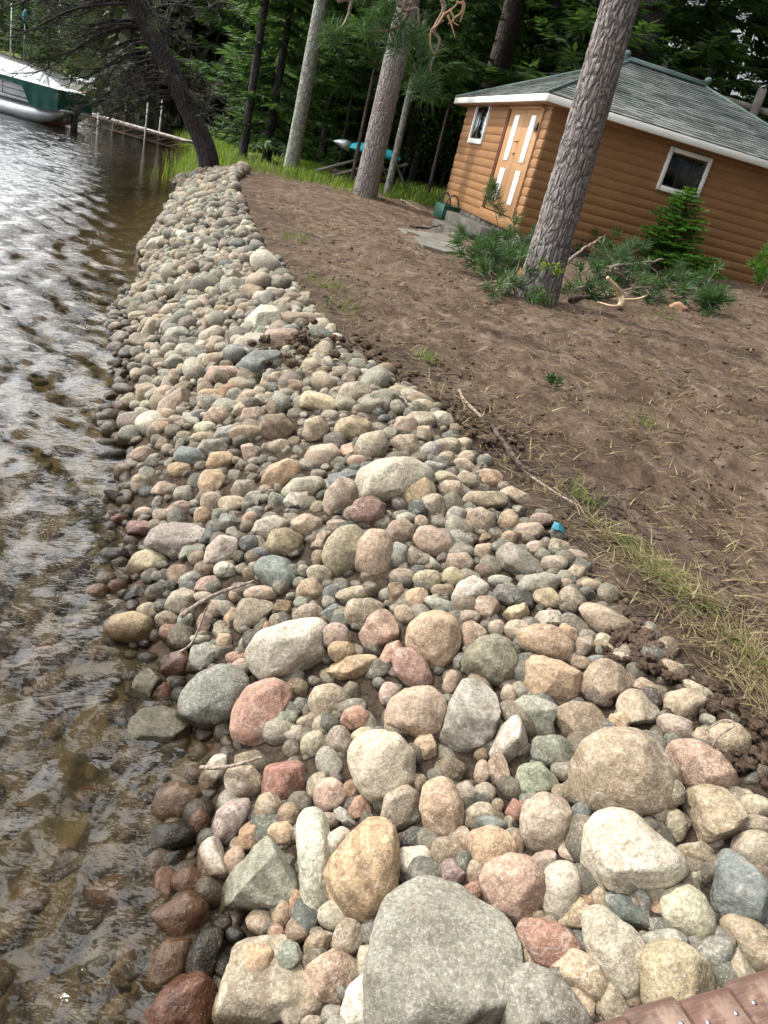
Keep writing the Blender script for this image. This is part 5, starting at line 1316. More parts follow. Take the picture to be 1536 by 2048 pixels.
def bigtrunk(acc, base, top, r0, r1, n=150, rings=620, depth=.012):
    Q = np.linspace(base, top, rings); zz = np.linalg.norm(Q-Q[0], axis=1); L = zz[-1]; h = zz/L; ax = (Q[-1]-Q[0])/L
    Q = Q+np.c_[.03*np.sin(h*5), .02*np.sin(h*7+1), 0*h]; rr = r0+(r1-r0)*h+r0*.32*np.exp(-zz/.30); th = np.arange(n)*2*pi/n
    T_, Z_ = np.meshgrid(th, zz); ca_, sa_ = np.cos(T_), np.sin(T_); u = T_/(2*pi); RR_ = np.repeat(rr[:, None], n, 1)
    # elongated bark plates: cells in (girth, height)
    cw, chh = .075, .21; nu = int(2*pi*r0/cw); U = u*nu; Vv = Z_/chh; wv_ = np.stack([ca_*1.5, sa_*1.5, Z_*2.5], -1); U = U+.45*perlin(wv_*1.7); Vv = Vv+.5*perlin(wv_*1.3+9)
    f1 = np.full(U.shape, 9.); f2 = f1.copy(); ht = np.zeros(U.shape); iu, iv = np.floor(U).astype(int), np.floor(Vv).astype(int)
    for a_ in (-1, 0, 1):
        for b_ in (-1, 0, 1):
            cu, cv_ = iu+a_, iv+b_; hh = _perm[(_perm[(cu % nu) & 255]+cv_) & 255]; h2 = _perm[(hh+77) & 255]; du = cu+.15+.7*hh/255-U; dv_ = cv_+.15+.7*h2/255-Vv; d = np.hypot(du, dv_)
            m_ = d < f1; f2 = np.where(m_, f1, np.minimum(f2, d)); ht = np.where(m_, _perm[(h2+31) & 255]/255, ht); f1 = np.minimum(f1, d)
    e = np.clip((f2-f1)/.24, 0, 1); disp = depth*(e**.6-.6)+.008*ht*e+.006*fbm(wv_*np.array([5, 5, 4]), 3)+.28*r0*np.exp(-Z_/.25)*perlin(np.stack([ca_*1.6, sa_*1.6, 0*ca_], -1))
    R_ = RR_+disp; V = np.stack([Q[:, None, 0]+R_*ca_, Q[:, None, 1]+R_*sa_, np.repeat(Q[:, None, 2], n, 1)], -1).reshape(-1, 3)
    i, j = np.meshgrid(np.arange(rings-1), np.arange(n), indexing='ij'); F = np.stack([i*n+j, i*n+(j+1) % n, (i+1)*n+(j+1) % n, (i+1)*n+j], -1).reshape(-1, 4); acc.add(V, F)
def child(o, parent): o.parent = parent; return o
def put_crown(name, meshes, parent, loc=(0, 0, 0), rz=0, sc=1.0, mats=None):
    for nm, me in meshes:
        o = bpy.data.objects.new(nm, me); COL.objects.link(o); o.parent = parent; o.location = loc; o.rotation_euler = (0, 0, rz); o.scale = (sc, sc, sc)
# prototypes of crowns (mesh data shared by the copies)
fo, wd = spruce_crown(13, .6, 2.4, 1.25, .30, .92); SPR_A = [('crown', fo.mesh('spruce_crown', MAT['spruce'], False)), ('branches', wd.mesh('spruce_branches', MAT['bark_dark']))]
fo, wd = spruce_crown(17, 2.2, 2.9, 1.05, .22, 1.1); SPR_B = [('crown', fo.mesh('tall_spruce_crown', MAT['spruce'], False)), ('branches', wd.mesh('tall_spruce_branches', MAT['bark_dark']))]
fo, wd = pine_crown(16, 6.5, 3.0, 44, 12, .24, .020, 24); PIN_A = [('crown', fo.mesh('pine_crown', MAT['pine_n'], False)), ('branches', wd.mesh('pine_branches', MAT['bark_dark']))]
fo, wd = leaf_crown(2.0, 6.5, .8, 12000, .085); LEAF_A = [('crown', fo.mesh('leafy_crown', MAT['leaf'], False)), ('branches', wd.mesh('leafy_branches', MAT['bark_dark']))]
G_TREES = 'trees of the wood behind the cabin'
def gz(p): return float(terrain(np.array([p[0]]), np.array([p[1]]))[0])
def tree(name, base, H, r0, r1, bark, label, crown=None, csc=1.0, cz=0.0, lean=(0, 0), rz=None, group=G_TREES, n=20, rings=60, cat='tree'):
    o = empty(name, tuple(base), label, cat, group); a = Acc(); trunk(a, [(0, 0, -.25), (lean[0]*.5, lean[1]*.5, H*.5), (lean[0], lean[1], H)], (r0, r1), n, rings); a.obj('trunk', bark, o)
    if crown: put_crown(name, crown, o, (lean[0]*.6, lean[1]*.6, cz), rt.random()*6.28 if rz is None else rz, csc)
    return o
# 1 the big red pine in front of the cabin
p = on_ground(1072, 598); BIG = p.copy()
o = empty('red_pine', tuple(p), 'big red pine with plated grey bark standing in front of the cabin', 'tree', G_TREES); a = Acc(); bigtrunk(a, np.array([0, 0, -.15]), np.array([-.42, .1, 9.2]), .24, .10); a.obj('trunk', MAT['bark_pine'], o)
put_crown('c', PIN_A, o, (0, 0, 2.4), 1.0, .9)
a = Acc(); th = np.linspace(0, 1, 26); 
for k in range(28):
    z_ = rt.uniform(.12, .27); a0 = rt.uniform(2.95, 3.75)+.0; 
    rr_ = .242*(1+.32*math.exp(-z_/.3))+.012; d_ = np.array([cos(a0), sin(a0), 0]); tube(a, np.array([d_*rr_+[0, 0, z_-.05], d_*(rr_+.016)+[0, 0, z_], d_*rr_+[0, 0, z_+.05]]), [.003, .008, .003], 5)
MAT['wound'] = plain('torn_orange_wood', (.42, .22, .09), .8, .2, 0, .35, 25, .4); a.obj('fresh_bark_wound', MAT['wound'], o)
a = Acc(); b2 = Acc()
for k in range(20):
    az = rt.uniform(4.3, 5.2); z_ = rt.uniform(.0, .16) if k % 4 else .42; c_ = np.array([cos(az)*(.34 if k % 4 else .30), sin(az)*(.34 if k % 4 else .30), z_]); leafquads(a if k % 4 else b2, np.tile(c_, (12, 1))+rt.normal(size=(12, 3))*.03, rt.normal(size=(12, 3))+[cos(az), sin(az), .2], .06, .013, rt.random(12)*(.4 if k % 4 else 1))
a.obj('sprouting_weed', MAT['weed'], o); b2.obj('sprouting_weed', MAT['weed'], o)
# hanging twigs with needle tufts from its limbs, in front of the middle pine
def px_path(pts, D): return np.array([at_dist(u, v, D) for u, v in pts])
lim = Acc(); tf = Acc()
anchor = BIG+np.array([.05, .05, 6.4])
tips = [([(705, -60), (703, 0), (690, 45), (660, 72)], [(655, 78), (668, 75)]), ([(820, -50), (822, 10), (800, 50), (770, 62), (735, 60)], [(733, 62), (757, 60), (775, 30), (785, 92), (800, 65), (772, 10)]), ([(880, -60), (882, -10), (888, 20), (868, 60), (880, 85), (862, 130), (866, 165), (864, 178)], [(845, 180), (855, 170), (870, 108), (838, 160)]), ([(830, -40), (836, 20), (838, 55)], [(836, 68), (822, 85)])]
for pth, tuft in tips:
    P = px_path(pth, 7.6); top = np.array([P[0][0]*.6+anchor[0]*.4, P[0][1]*.6+anchor[1]*.4, 5.6]); full = crv(np.concatenate([[anchor], [top], P]), 40)-BIG; tube(lim, full, np.linspace(.03, .006, 40), 6)
    for (u, v) in tuft:
        c_ = at_dist(u, v, 7.6)-BIG; 
        for q in range(3): needle_tuft(tf, c_+rt.normal(size=3)*.02, rt.normal(size=3)*.6+[0, 0, .5], 46, .17, .0035, 1.0, .25)
lim.obj('hanging_branch', MAT['stick'], o); tf.obj('needle_tufts', MAT['pine_n'], o, False)
rb = Acc()
for pth in ([(905, -40), (915, 5), (890, 28), (880, 45), (888, 40)], [(925, -30), (925, 20), (905, 40), (918, 52)], [(915, 5), (930, 10), (920, 45)], [(895, 30), (903, 50), (910, 75)], [(890, 25), (875, 50), (862, 62), (862, 95), (872, 110)], [(900, 20), (908, 38), (896, 48)]):
    tube(rb, crv(px_path(pth, 7.4), 14)-BIG, np.linspace(.011, .004, 14), 6)
tube(rb, crv([at_dist(908, -40, 7.4), at_dist(915, -120, 7.6), anchor], 12)-BIG, .016, 6)
rb.obj('broken_dead_branch', plain('dead_orange_bark', (.36, .22, .135), .8, .2, 0, .3, 40, .4), o)
# 2 the leaning dark pine on the point
b = on_ground(424, 343); pts = [b+[0, 0, -.3]]+[at_dist(u, v, np.hypot(b[0], b[1])) for u, v in ((412, 300), (375, 215), (335, 130), (298, 60), (270, 5), (250, -60))]
ext = pts[-1]+(pts[-1]-pts[-2])*3.0; LEAN = empty('leaning_pine', tuple(b), 'dark pine leaning left over the water at the end of the stone bank', 'tree', G_TREES); a = Acc(); trunk(a, np.array(pts+[ext])-b, (.26, .15), 40, 140, .05, .25); a.obj('trunk', MAT['bark_dark'], LEAN)
P = crv(np.array(pts[1:]), 60)-b; br = Acc(); nd = Acc(); Dl = np.hypot(b[0], b[1])
for k in range(58):
    i = rt.integers(14, 59); st_ = P[i]; f = i/59; l = rt.uniform(1.6, 4.6)*(.45+.55*f)*(.8 if rt.random() < .3 else 1.0); right = -1 if rt.random() < .80 else .55
    dv = RT*right*rt.uniform(.8, 1.1)+np.array([0, 0, 1.])*rt.uniform(-.30, .10)+np.array([0, 1, 0])*rt.normal()*.38; dv /= np.linalg.norm(dv)
    l = l*(1 if right < 0 else .55); C = crv([st_, st_+dv*l*.35+[0, 0, .02*l], st_+dv*l*.7-[0, 0, .07*l], st_+dv*l-[0, 0, .03*l]], 14); tube(br, C, np.linspace(.034, .005, 14), 5)
    for q in range(int(6+l*4)):
        t_ = rt.uniform(.25, 1); s2 = C[int(t_*13)]; d2 = dv+rt.normal(size=3)*.7-[0, 0, .15]; d2 /= np.linalg.norm(d2); l2 = rt.uniform(.25, .9); C2 = crv([s2, s2+d2*l2*.5-[0, 0, .05], s2+d2*l2+[0, 0, .02]], 6); tube(br, C2, np.linspace(.011, .003, 6), 4, cap=False)
        if rt.random() < .62:
            for u_ in range(2): needle_tuft(nd, C2[-1-u_*2], d2, 7, .19, .006, .9, rt.random()*.3)
br.obj('bare_branches', MAT['bark_dark'], LEAN); nd.obj('thin_needles', MAT['pine_grey'], LEAN, False)
# 3 onward: named trunks
def base_px(u, v): return on_ground(u, v)
tree('red_pine', base_px(728, 393), 19, .30, .20, MAT['bark_pine'], 'tall straight red pine in the middle with hanging twigs in front of it', PIN_A, 1.15, 1.0, (.25, .1), n=48, rings=200)
tree('birch_like_tree', base_px(580, 345), 17, .215, .14, MAT['bark_lichen'], 'pale grey trunk mottled with lichen at the end of the dirt path', PIN_A, .9, 2.5, (.2, 0), n=28, rings=90)
tree('slim_spruce', base_px(470, 322)+[0, .8, 0], 17, .135, .07, MAT['bark_dark'], 'slim dark spruce just right of the leaning pine', SPR_A, .72, 4.5)
SAP = [((773, 391), .105, 9, 'bark_lichen', 'thin lichen speckled sapling right of the middle red pine'), ((854, 393), .062, 8, 'bark_far', 'thin sapling standing alone left of the cabin corner'), ((701, 372), .06, 7, 'bark_far', 'thin sapling touching the left side of the middle red pine'), ((672, 352), .03, 6, 'bark_far', 'thinnest sapling in front of the canoe poles'), ((808, 345), .21, 15, 'bark_dark', 'thick black trunk behind the lichen speckled sapling'), ((824, 340), .05, 9, 'bark_far', 'dark slender trunk left of the navy lawn chair'), ((880, 366), .075, 12, 'bark_dark', 'dark trunk nearest the left cabin wall, the left one of a pair'), ((897, 372), .10, 13, 'bark_dark', 'dark trunk nearest the left cabin wall, the right one of a pair')]
for k, (uv_, r_, H_, bk, lab) in enumerate(SAP):
    tree('sapling' if r_ < .12 else 'spruce', base_px(*uv_), H_, r_, r_*.55, MAT[bk], lab, SPR_A if k % 2 else SPR_B, H_/15, 2.6 if r_ < .1 else 2.0)
FAR = [((985, 180), 29, .40, 'bark_far', 'reddish brown pine trunk rising behind the left end of the cabin roof'), ((1165, 100), 27, .46, 'bark_dark', 'thick dark trunk behind the roof just left of the big red pine'), ((1290, 60), 25.5, .46, 'bark_dark', 'thick dark trunk partly hidden right behind the big red pine'), ((1390, 120), 30, .16, 'bark_dark', 'dark trunk above the right end of the roof ridge'), ((1440, 100), 34, .14, 'bark_dark', 'thin dark trunk between sky gaps at the upper right'), ((1490, 90), 37, .18, 'bark_dark', 'dark trunk behind the weathered pole frame'), ((1100, 60), 36, .20, 'bark_dark', 'dim trunk deep in the wood left of the big red pine'), ((880, 120), 33, .16, 'bark_dark', 'dim trunk behind the broken dead branch'), ((1340, 60), 33, .13, 'bark_dark', 'slim trunk right of the roof ball finial')]
for k, (uv_, D_, r_, bk, lab) in enumerate(FAR):
    p = at_dist(*uv_, D_); p[2] = gz(p); tree('pine', p, 21, r_, r_*.7, MAT[bk], lab, (PIN_A, SPR_B)[k % 2], 1.15, .6+(k % 3)*.8)
# under-storey with bright broad leaves
for k, (u, v, D_, s_, lab) in enumerate([(640, 210, 35, 1.3, 'bright green leafy tree behind the lichen mottled trunk'), (720, 235, 36, 1.2, 'leafy tree in the gap left of the middle red pine'), (830, 250, 33, 1.2, 'leafy tree in shade behind the lichen speckled sapling'), (925, 200, 34, 1.2, 'leafy tree behind the left end of the cabin roof')]):
    p = at_dist(u, v, D_); p[2] = gz(p); tree('leafy_tree' if s_ > .6 else 'bush', p, 5.5*s_, .06, .02, MAT['bark_far'], lab, LEAF_A, s_, 0, cat='tree' if s_ > .6 else 'bush')
tree('spruce', base_px(528, 322)+[0, .3, 0], 13, .15, .05, MAT['bark_dark'], 'dense dark spruce filling the gap between the slim spruce and the lichen mottled trunk', SPR_A, 1.0, .2)
# rows of spruces further back, each a tree of its own; the trees of a row look alike
cnt = 0
rowlab = {0: 'dark spruce standing in the dense row right behind the lawn and cabin', 1: 'dark spruce in the second dense row behind the cabin', 2: 'spruce deep in the dim back of the wood'}
for row, (D_, n_, s0_) in enumerate(((37, 17, .95), (43, 17, 1.1), (52, 18, 1.3))):
    for k in range(n_):
        az = radians(-21+(47*(k+.5)/n_)+rt.normal()*.7); DD = D_+rt.normal()*1.8; p = np.array([sin(az)*DD, cos(az)*DD, 0])
        if poly_sd(p[:1], p[1:2], WATER_LINE)[0] < 1.2 or (az > radians(7.5) and (row > 0 or k % 3 == 0)): continue
        p[2] = gz(p); tree('spruce', p, 16*s0_, .17, .05, MAT['bark_dark'], rowlab[row], SPR_A if (k+row) % 3 else SPR_B, s0_*rt.uniform(.95, 1.3), -.3, group=('front', 'second', 'back')[row]+' row of spruces in the wood', n=10, rings=16)
# the shore beyond, across the bay
far_i = 0
for k in range(40):
    f = .22+2.2*(k/39)**1.3; q_ = np.array([-24-f*98, 74+f*130]); off = rt.uniform(4, 14)+f*6; nrm_ = np.array([.70, .70]); p = np.array([*(q_+nrm_*off), 0]); p[2] = gz(p); s_ = rt.uniform(.9, 1.35)*(1+.55*f)
    tree('spruce' if k % 3 else 'pine', p, 16*s_, .2, .06, MAT['bark_far'], 'tree along the far shore beyond the docks, one of a dense fringe', (SPR_A, SPR_B, PIN_A)[k % 3], s_, -.2, group='trees along the far shore', n=8, rings=10)
# everything behind them reads as one mass of wood
mass = Acc()
for k in range(420):
    if k < 260:
        az = radians(rt.uniform(-24, 34)); DD = rt.uniform(56, 74)
        if az > radians(7.5) : continue
    else:
        f = .08+.92*rt.random(); q_ = np.array([-24-f*260, 78+f*345])+np.array([.70, .70])*rt.uniform(22, 55); az = math.atan2(*q_); DD = np.hypot(*q_)
    p = np.array([sin(az)*DD, cos(az)*DD, 0]); p[2] = gz(p); H_ = rt.uniform(14, 24)*(1+.003*max(0, DD-70)); n = 330; zz = rt.random(n)**1.2*H_; rad_ = (2.6*(1-zz/H_)+.3)*np.sqrt(rt.random(n)); a_ = rt.random(n)*6.28
    C = np.stack([np.cos(a_)*rad_, np.sin(a_)*rad_, zz], 1)+p; leafquads(mass, C, np.stack([np.cos(a_), np.sin(a_), -.5*np.ones(n)], 1), 1.3, .36, rt.random(n)*.7); tube(mass, [p, p+[0, 0, H_*.9]], [.2, .05], 5, col=(.1, .1, .1), cap=False)
tag(mass.obj('distant_wood', MAT['pine_grey'], smooth=False), 'dim mass of conifers at the back of the wood and along the far shore', 'wood', kind='stuff')  # greyer needle colour stands in for haze over the distant trees
# ------------------------------------------------------------------ brush pile, young firs and cut boughs beside the big pine
def bough(name, base, pts, ntuft, label, mat='pine_n', L=.17, nn=46, stem=.014, cat='branch', extra=None, spread=.16):
    base = np.array(base, float); o = empty(name, tuple(base), label, cat, 'brush lying round the big red pine'); P = crv(np.array(pts, float), 16); a = Acc(); tube(a, P, np.linspace(stem, stem*.4, 16), 6); f = Acc()
    for k in range(ntuft):
        i = rt.integers(5, 16); c_ = P[i]+rt.normal(size=3)*spread*np.array([1, 1, .7]); c_[2] = max(c_[2], .05); tube(a, crv([P[max(0, i-3)], (P[i]+c_)/2, c_], 5), np.linspace(stem*.5, stem*.25, 5), 4, cap=False)
        d_ = c_-P[max(0, i-3)]; needle_tuft(f, c_, d_+[0, 0, .05], nn, L, .0075, .8, rt.random()*.5)
    a.obj('stem', MAT['stick'], o)
    if f.V: f.obj('needles', MAT[mat], o, False)
    return o
def young_fir(base, H, rad, label, dens=1.0):
    o = empty('young_fir', tuple(base), label, 'tree'); a = Acc(); tube(a, crv([(0, 0, -.05), (.02, 0, H*.5), (0, .02, H)], 10), np.linspace(.02, .004, 10), 6); f = Acc(); z = .12
    while z < H:
        fr = 1-z/H; l0 = rad*fr**.75+.06
        for k in range(6):
            az = rt.random()*6.28; l = l0*rt.uniform(.6, 1.15); n = max(5, int(l/.022)); t = np.linspace(0, 1, n); P = np.stack([np.cos(az)*l*t, np.sin(az)*l*t, z+l*(.30*t-.10*t*t)], 1); tube(a, P[[0, n//2, n-1]], [.006, .004, .002], 4, cap=False); td = P[-1]-P[0]; td /= np.linalg.norm(td); sv_ = np.cross(td, [0, 0, 1.])
            for s in (-1, 1): 
                for q in range(max(1, int(l/.07))):            # side shoots
                    i = rt.integers(n//4, n); l2 = .42*l*(1-.5*i/n)+.05; m_ = max(4, int(l2/.02)); d2 = td*.7+s*sv_*.75; P2_ = P[i]+d2*np.linspace(0, l2, m_)[:, None]
                    for s2 in (-1, 1, 0): leafquads(f, P2_, np.tile(d2*.5+[0, 0, .35*(s2 == 0)], (m_, 1))+s2*np.cross(d2, [0, 0, 1.])*.7+rt.normal(size=(m_, 3))*.15, .06, .010, np.clip(rt.random(m_)*.7+.3*(1-fr), 0, 1))
                leafquads(f, P, np.tile(td*.6+sv_*s*.8, (n, 1))+rt.normal(size=(n, 3))*.2, .065, .010, np.clip(rt.random(n)*.7+.2, 0, 1))
        z += .085/dens
    a.obj('stem', MAT['bark_far'], o); f.obj('needles', MAT['fir'], o, False); return o
pf_ = on_ground(1318, 548); young_fir(pf_, 1.6, .72, 'bright green young fir growing against the long cabin wall', 1.15)
pf_ = on_ground(1395, 566); young_fir(pf_, .5, .42, 'low bright fir seedling at the right end of the brush pile')
p = on_ground(1518, 592); o = bough('pine_seedling', p, [(0, 0, 0), (.02, 0, .35), (0, 0, .72)], 22, 'small green pine seedling by the cabin wall at the right edge', 'fir', .17, 60, cat='seedling', spread=.12)
p = on_ground(1412, 622); bough('needle_clump', p, [(0, 0, .02), (.02, 0, .12), (.05, 0, .22)], 12, 'dark blue green clump of cut pine needles on the dirt right of the brush pile', 'pine_n', .22, 60, cat='needle clump', spread=.07)
p = on_ground(1098, 776); bough('needle_clump', p, [(0, 0, .01), (.01, 0, .03), (.02, 0, .06)], 3, 'lone small tuft of pine needles on the open dirt', 'pine_n', .07, 26, .004, cat='needle clump', spread=.03)
p = on_ground(1000, 500); Ds = np.hypot(p[0], p[1]); pts_ = [p-p]+[at_dist(u, v, Ds)-p for u, v in ((998, 465), (992, 430), (985, 398))]
o = bough('pine_sapling', p, pts_, 0, 'spindly pine sapling in front of the cabin door with needles at its top', cat='sapling'); f = Acc()
for (u, v) in ((982, 382), (975, 395), (990, 400), (984, 374), (996, 418), (1002, 432), (978, 408), (990, 388)): needle_tuft(f, at_dist(u, v, Ds)-p, (0, 0, 1), 70, .20, .005, .9, .3)
f.obj('needle_top', MAT['pine_n'], o, False)
BO = [((935, 545), (.35, .1, .35), 20, 'pine bough with drooping needles at the left end of the brush'), ((975, 560), (-.2, .2, .5), 20, 'tall pine bough standing left of the big red pine'), ((1010, 550), (.25, .3, .35), 18, 'pine bough close to the left side of the big red pine'), ((1000, 520), (.1, .3, .55), 16, 'pine bough below the spindly sapling'), ((960, 580), (.3, -.1, .2), 14, 'low pine bough nearest the dirt left of the big red pine'),
      ((1160, 560), (.5, .2, .5), 24, 'dark pine bough just right of the big red pine trunk'), ((1200, 555), (.2, .2, .45), 24, 'hanging pine bough under the upper bare branch'), ((1235, 540), (.2, .4, .5), 22, 'pine bough behind the pale bare branch'), ((1190, 520), (-.2, .3, .4), 20, 'pine bough against the cabin wall right of the trunk'), ((1290, 570), (.5, .0, .25), 22, 'pine bough lying below the young fir'), ((1345, 575), (.5, .1, .25), 20, 'pine bough at the right end of the brush pile'), ((1250, 590), (.4, .1, .15), 16, 'flattened pine bough behind the split branch'), ((1140, 590), (.3, .1, .2), 14, 'small pine bough at the right foot of the big red pine'), ((1330, 605), (.4, 0, .12), 12, 'lowest pine bough at the front of the brush pile'), ((1270, 520), (.3, .3, .5), 18, 'pine bough left of the young fir stem')]
for (uv_, dv, nt_, lab) in BO:
    p = on_ground(*uv_); d_ = np.array(dv)*np.array([1.35, 1.35, .72]); bough('pine_bough', p, [(-.1*d_[0], 0, .05), d_*.5+[0, 0, .1], d_], nt_, lab, 'pine_n', .19, 44, .014, 'bough', spread=.17)
def stickobj(name, px, hs, r, label, mat='stick', forks=(), D=None, cat='stick'):
    W_ = [on_ground(u, v, h) for (u, v), h in zip(px, hs)]; b_ = W_[0]; a = Acc(); P = crv(np.array(W_)-b_, 22); P = P+np.c_[perlin(P*4+3), perlin(P*4+7), perlin(P*4+1)]*r*.9; tube(a, P, np.linspace(r, r*.45, 22), 8)
    for fk in forks: Q = np.array([on_ground(u, v, h) for (u, v, h) in fk])-b_; tube(a, crv(Q, 12), np.linspace(r*.55, r*.2, 12), 6)
    o = a.obj(name, MAT[mat]); o.location = b_; tag(o, label, cat); return o
stickobj('fallen_branch', [(1132, 528), (1165, 500), (1210, 470)], [.30, .5, .55], .028, 'long bare branch slanting up right of the big red pine', forks=[[(1190, 485, .55), (1183, 500, .42), (1187, 515, .3)], [(1200, 475, .55), (1212, 490, .4), (1208, 520, .15)], [(1180, 492, .52), (1205, 510, .4), (1212, 540, .1)]])
stickobj('fallen_branch', [(1222, 535), (1262, 530), (1300, 524), (1325, 518)], [.30, .34, .38, .42], .032, 'pale thick bare branch lying level below the young fir', forks=[[(1290, 528, .36), (1290, 540, .25), (1282, 552, .15)], [(1230, 537, .3), (1250, 545, .25), (1262, 538, .3)]])
stickobj('fallen_branch', [(1222, 540), (1250, 556), (1275, 564)], [.26, .16, .10], .03, 'brown bare branch dipping below the pale thick one')
stickobj('fallen_branch', [(1232, 510), (1245, 495), (1258, 482)], [.3, .5, .62], .016, 'short forked stick pointing up left of the young fir', forks=[[(1250, 490, .55), (1251, 483, .62)]])
stickobj('split_branch', [(1240, 615), (1243, 590), (1232, 572), (1217, 557)], [.03, .16, .28, .36], .042, 'freshly split branch with pale yellow wood curving up from the dirt', 'split_wood', forks=[[(1240, 612, .05), (1224, 612, .05), (1195, 604, .03)], [(1238, 600, .08), (1275, 598, .10), (1300, 588, .10)]])
stickobj('thin_branch', [(1245, 582), (1290, 575), (1330, 580), (1388, 577)], [.10, .16, .14, .08], .014, 'thin bare branch arching along the front of the brush pile', forks=[[(1290, 576, .15), (1315, 597, .08), (1395, 594, .06)], [(1310, 595, .08), (1330, 588, .1)]])
stickobj('curved_branch', [(1005, 587), (1020, 572), (1035, 558), (1055, 548)], [.02, .05, .10, .16], .026, 'curved grey branch leaning on the left foot of the big red pine', forks=[[(1022, 560, .1), (1012, 548, .14), (1009, 535, .2)]])
stickobj('bark_log', [(1140, 600), (1190, 592), (1230, 594)], [.05, .05, .05], .035, 'low brown log under the brush right of the big red pine', 'bark_far')
stickobj('dirt_stick', [(820, 452), (850, 456), (890, 449)], [.04, .05, .06], .03, 'brown stick lying in front of the green tote', 'bark_far'); stickobj('path_stick', [(802, 399), (820, 408), (843, 420)], [.03, .03, .03], .022, 'pale straight stick on the ground right of the middle red pine')
stickobj('bank_root', [(918, 780), (935, 805), (985, 860), (1040, 930), (1090, 970), (1175, 1018)], [.03]*6, .011, 'long thin root lying along the top edge of the stone bank')
stickobj('bank_twig', [(985, 850), (1010, 885), (1040, 930), (1075, 950)], [.05]*4, .014, 'thicker crooked root beside the long thin one at the bank edge', 'bark_far')
stickobj('shore_stick', [(362, 1232), (420, 1195), (508, 1160)], [.10, .12, .15], .011, 'bare stick lying across stones left of the blue round boulder'); stickobj('shore_twig', [(348, 1310), (385, 1285), (410, 1225), (425, 1197)], [.06, .07, .08, .1], .006, 'thin curved twig above the half wet orange stone')
stickobj('shore_stick', [(402, 1535), (450, 1532), (500, 1522), (528, 1513)], [.10, .12, .14, .14], .008, 'bare stick between the red boulder and the water', forks=[[(470, 1530, .12), (500, 1528, .12)]])
stickobj('edge_root', [(1425, 1492), (1440, 1470), (1470, 1450), (1450, 1440), (1410, 1462)], [.10, .14, .14, .14, .10], .004, 'thin root looped over a stone at the right edge')
stickobj('dirt_twig', [(1300, 560), (1322, 558), (1340, 566)], [.2, .2, .15], .01, 'dark twig in front of the young fir', 'bark_far')
p = on_ground(1355, 618); P_, F = rock_shape(4, np.full(96, .115), .1, 'a', np.random.default_rng(8), np.array([0, 0, 1.])); o = Acc().add(P_*[1.3, 1, .8], F).obj('loose_stone', MAT['rock']); o.color = (.40, .25, .15, 1); o.location = p+[0, 0, .04]; tag(o, 'orange tan stone on the dirt in front of the brush pile', 'rock')
p = on_ground(1115, 1058, .03); a = Acc(); V = .6*np.array([[-.05, -.02, 0], [.0, -.035, .01], [.05, -.03, .0], [.03, .03, .03], [-.03, .045, .035], [0, 0, .045]]); a.add(np.concatenate([V, V-[0, 0, .004]]), np.array([[0, 1, 5], [1, 2, 5], [2, 3, 5], [3, 4, 5], [4, 0, 5], [7, 6, 11], [8, 7, 11], [9, 8, 11], [10, 9, 11], [6, 10, 11]])); o = a.obj('plastic_scrap', MAT['teal_dark'], smooth=False); o.location = p; tag(o, 'small torn scrap of teal plastic at the top edge of the stones', 'scrap')
# ------------------------------------------------------------------ loose grass, straw, earth clods
def blades(acc, x, y, z, L, W, lean, tint, az=None, seg=2):
    n = len(x); az = rt.random(n)*6.28 if az is None else az; d = np.stack([np.cos(az), np.sin(az)], 1); s = np.stack([-d[:, 1], d[:, 0]], 1)*W[:, None]; b = np.stack([x, y], 1); h = L*np.cos(lean); o_ = L*np.sin(lean)
    A_ = np.c_[b+s, z]; B_ = np.c_[b-s, z]; m1 = np.c_[b+d*(o_*.4)[:, None]+s*.7, z+h*.6]; m2 = np.c_[b+d*(o_*.4)[:, None]-s*.7, z+h*.6]; T_ = np.c_[b+d*o_[:, None], z+h]
    V = np.stack([A_, B_, m1, m2, T_], 1).reshape(-1, 3); k = np.arange(n)*5; c = np.repeat(np.c_[tint, tint, tint], 5, 0); bn = acc.n; acc.add(V, np.stack([k, k+1, k+3, k+2], 1), c); acc.T.append(np.stack([k+2, k+3, k+4], 1)+bn)
def ground_z(x, y):
    db = poly_sd(x, y, BANK_LINE); dm = sstep(db, -.05, .35); rel = .05*fbm(v3(x*.9, y*.9), 3)+.020*np.abs(fbm(v3(x*3.2, y*3.2, 3), 4)); return terrain(x, y)+dm*rel*.9
# straw strewn over the dirt: a swath along the bank and thin scatter elsewhere
st = Acc(); 
LN = np.array([on_ground(u, v)[:2] for u, v in ((700, 690), (860, 810), (1000, 900), (1090, 985), (1180, 1030), (1290, 1130), (1390, 1230), (1500, 1340), (1560, 1420))])
def along(n, sig, f0=0, f1=1):
    f = rt.uniform(f0, f1, n)*(len(LN)-1); i = np.clip(f.astype(int), 0, len(LN)-2); t_ = (f-i)[:, None]; P = LN[i]*(1-t_)+LN[i+1]*t_; d = LN[i+1]-LN[i]; return P+rt.normal(size=(n, 2))*np.array(sig), np.arctan2(d[:, 1], d[:, 0])
for (n, sig, f0, f1, Lm, cl) in ((420, .045, .52, .74, .13, .5), (1500, .085, .55, 1, .12, .2), (350, .10, .2, .6, .08, .1), (300, .10, 0, .4, .10, .1)):
    P, a_ = along(n, sig, f0, f1); kp = perlin(v3(P[:, 0]*4, P[:, 1]*4, 3))+.4*rt.random(n) > .08; P, a_ = P[kp], a_[kp]; n = len(P); x, y = P.T; z = ground_z(x, y)+rt.uniform(.002, .03, n); blades(st, x, y, z, rt.uniform(.5, 1.4, n)*Lm, rt.uniform(.0012, .0026, n), rt.uniform(1.25, 1.6, n), np.clip(rt.normal(cl, .3, n), 0, 1), a_+rt.normal(size=n)*.7+pi*rt.integers(0, 2, n))
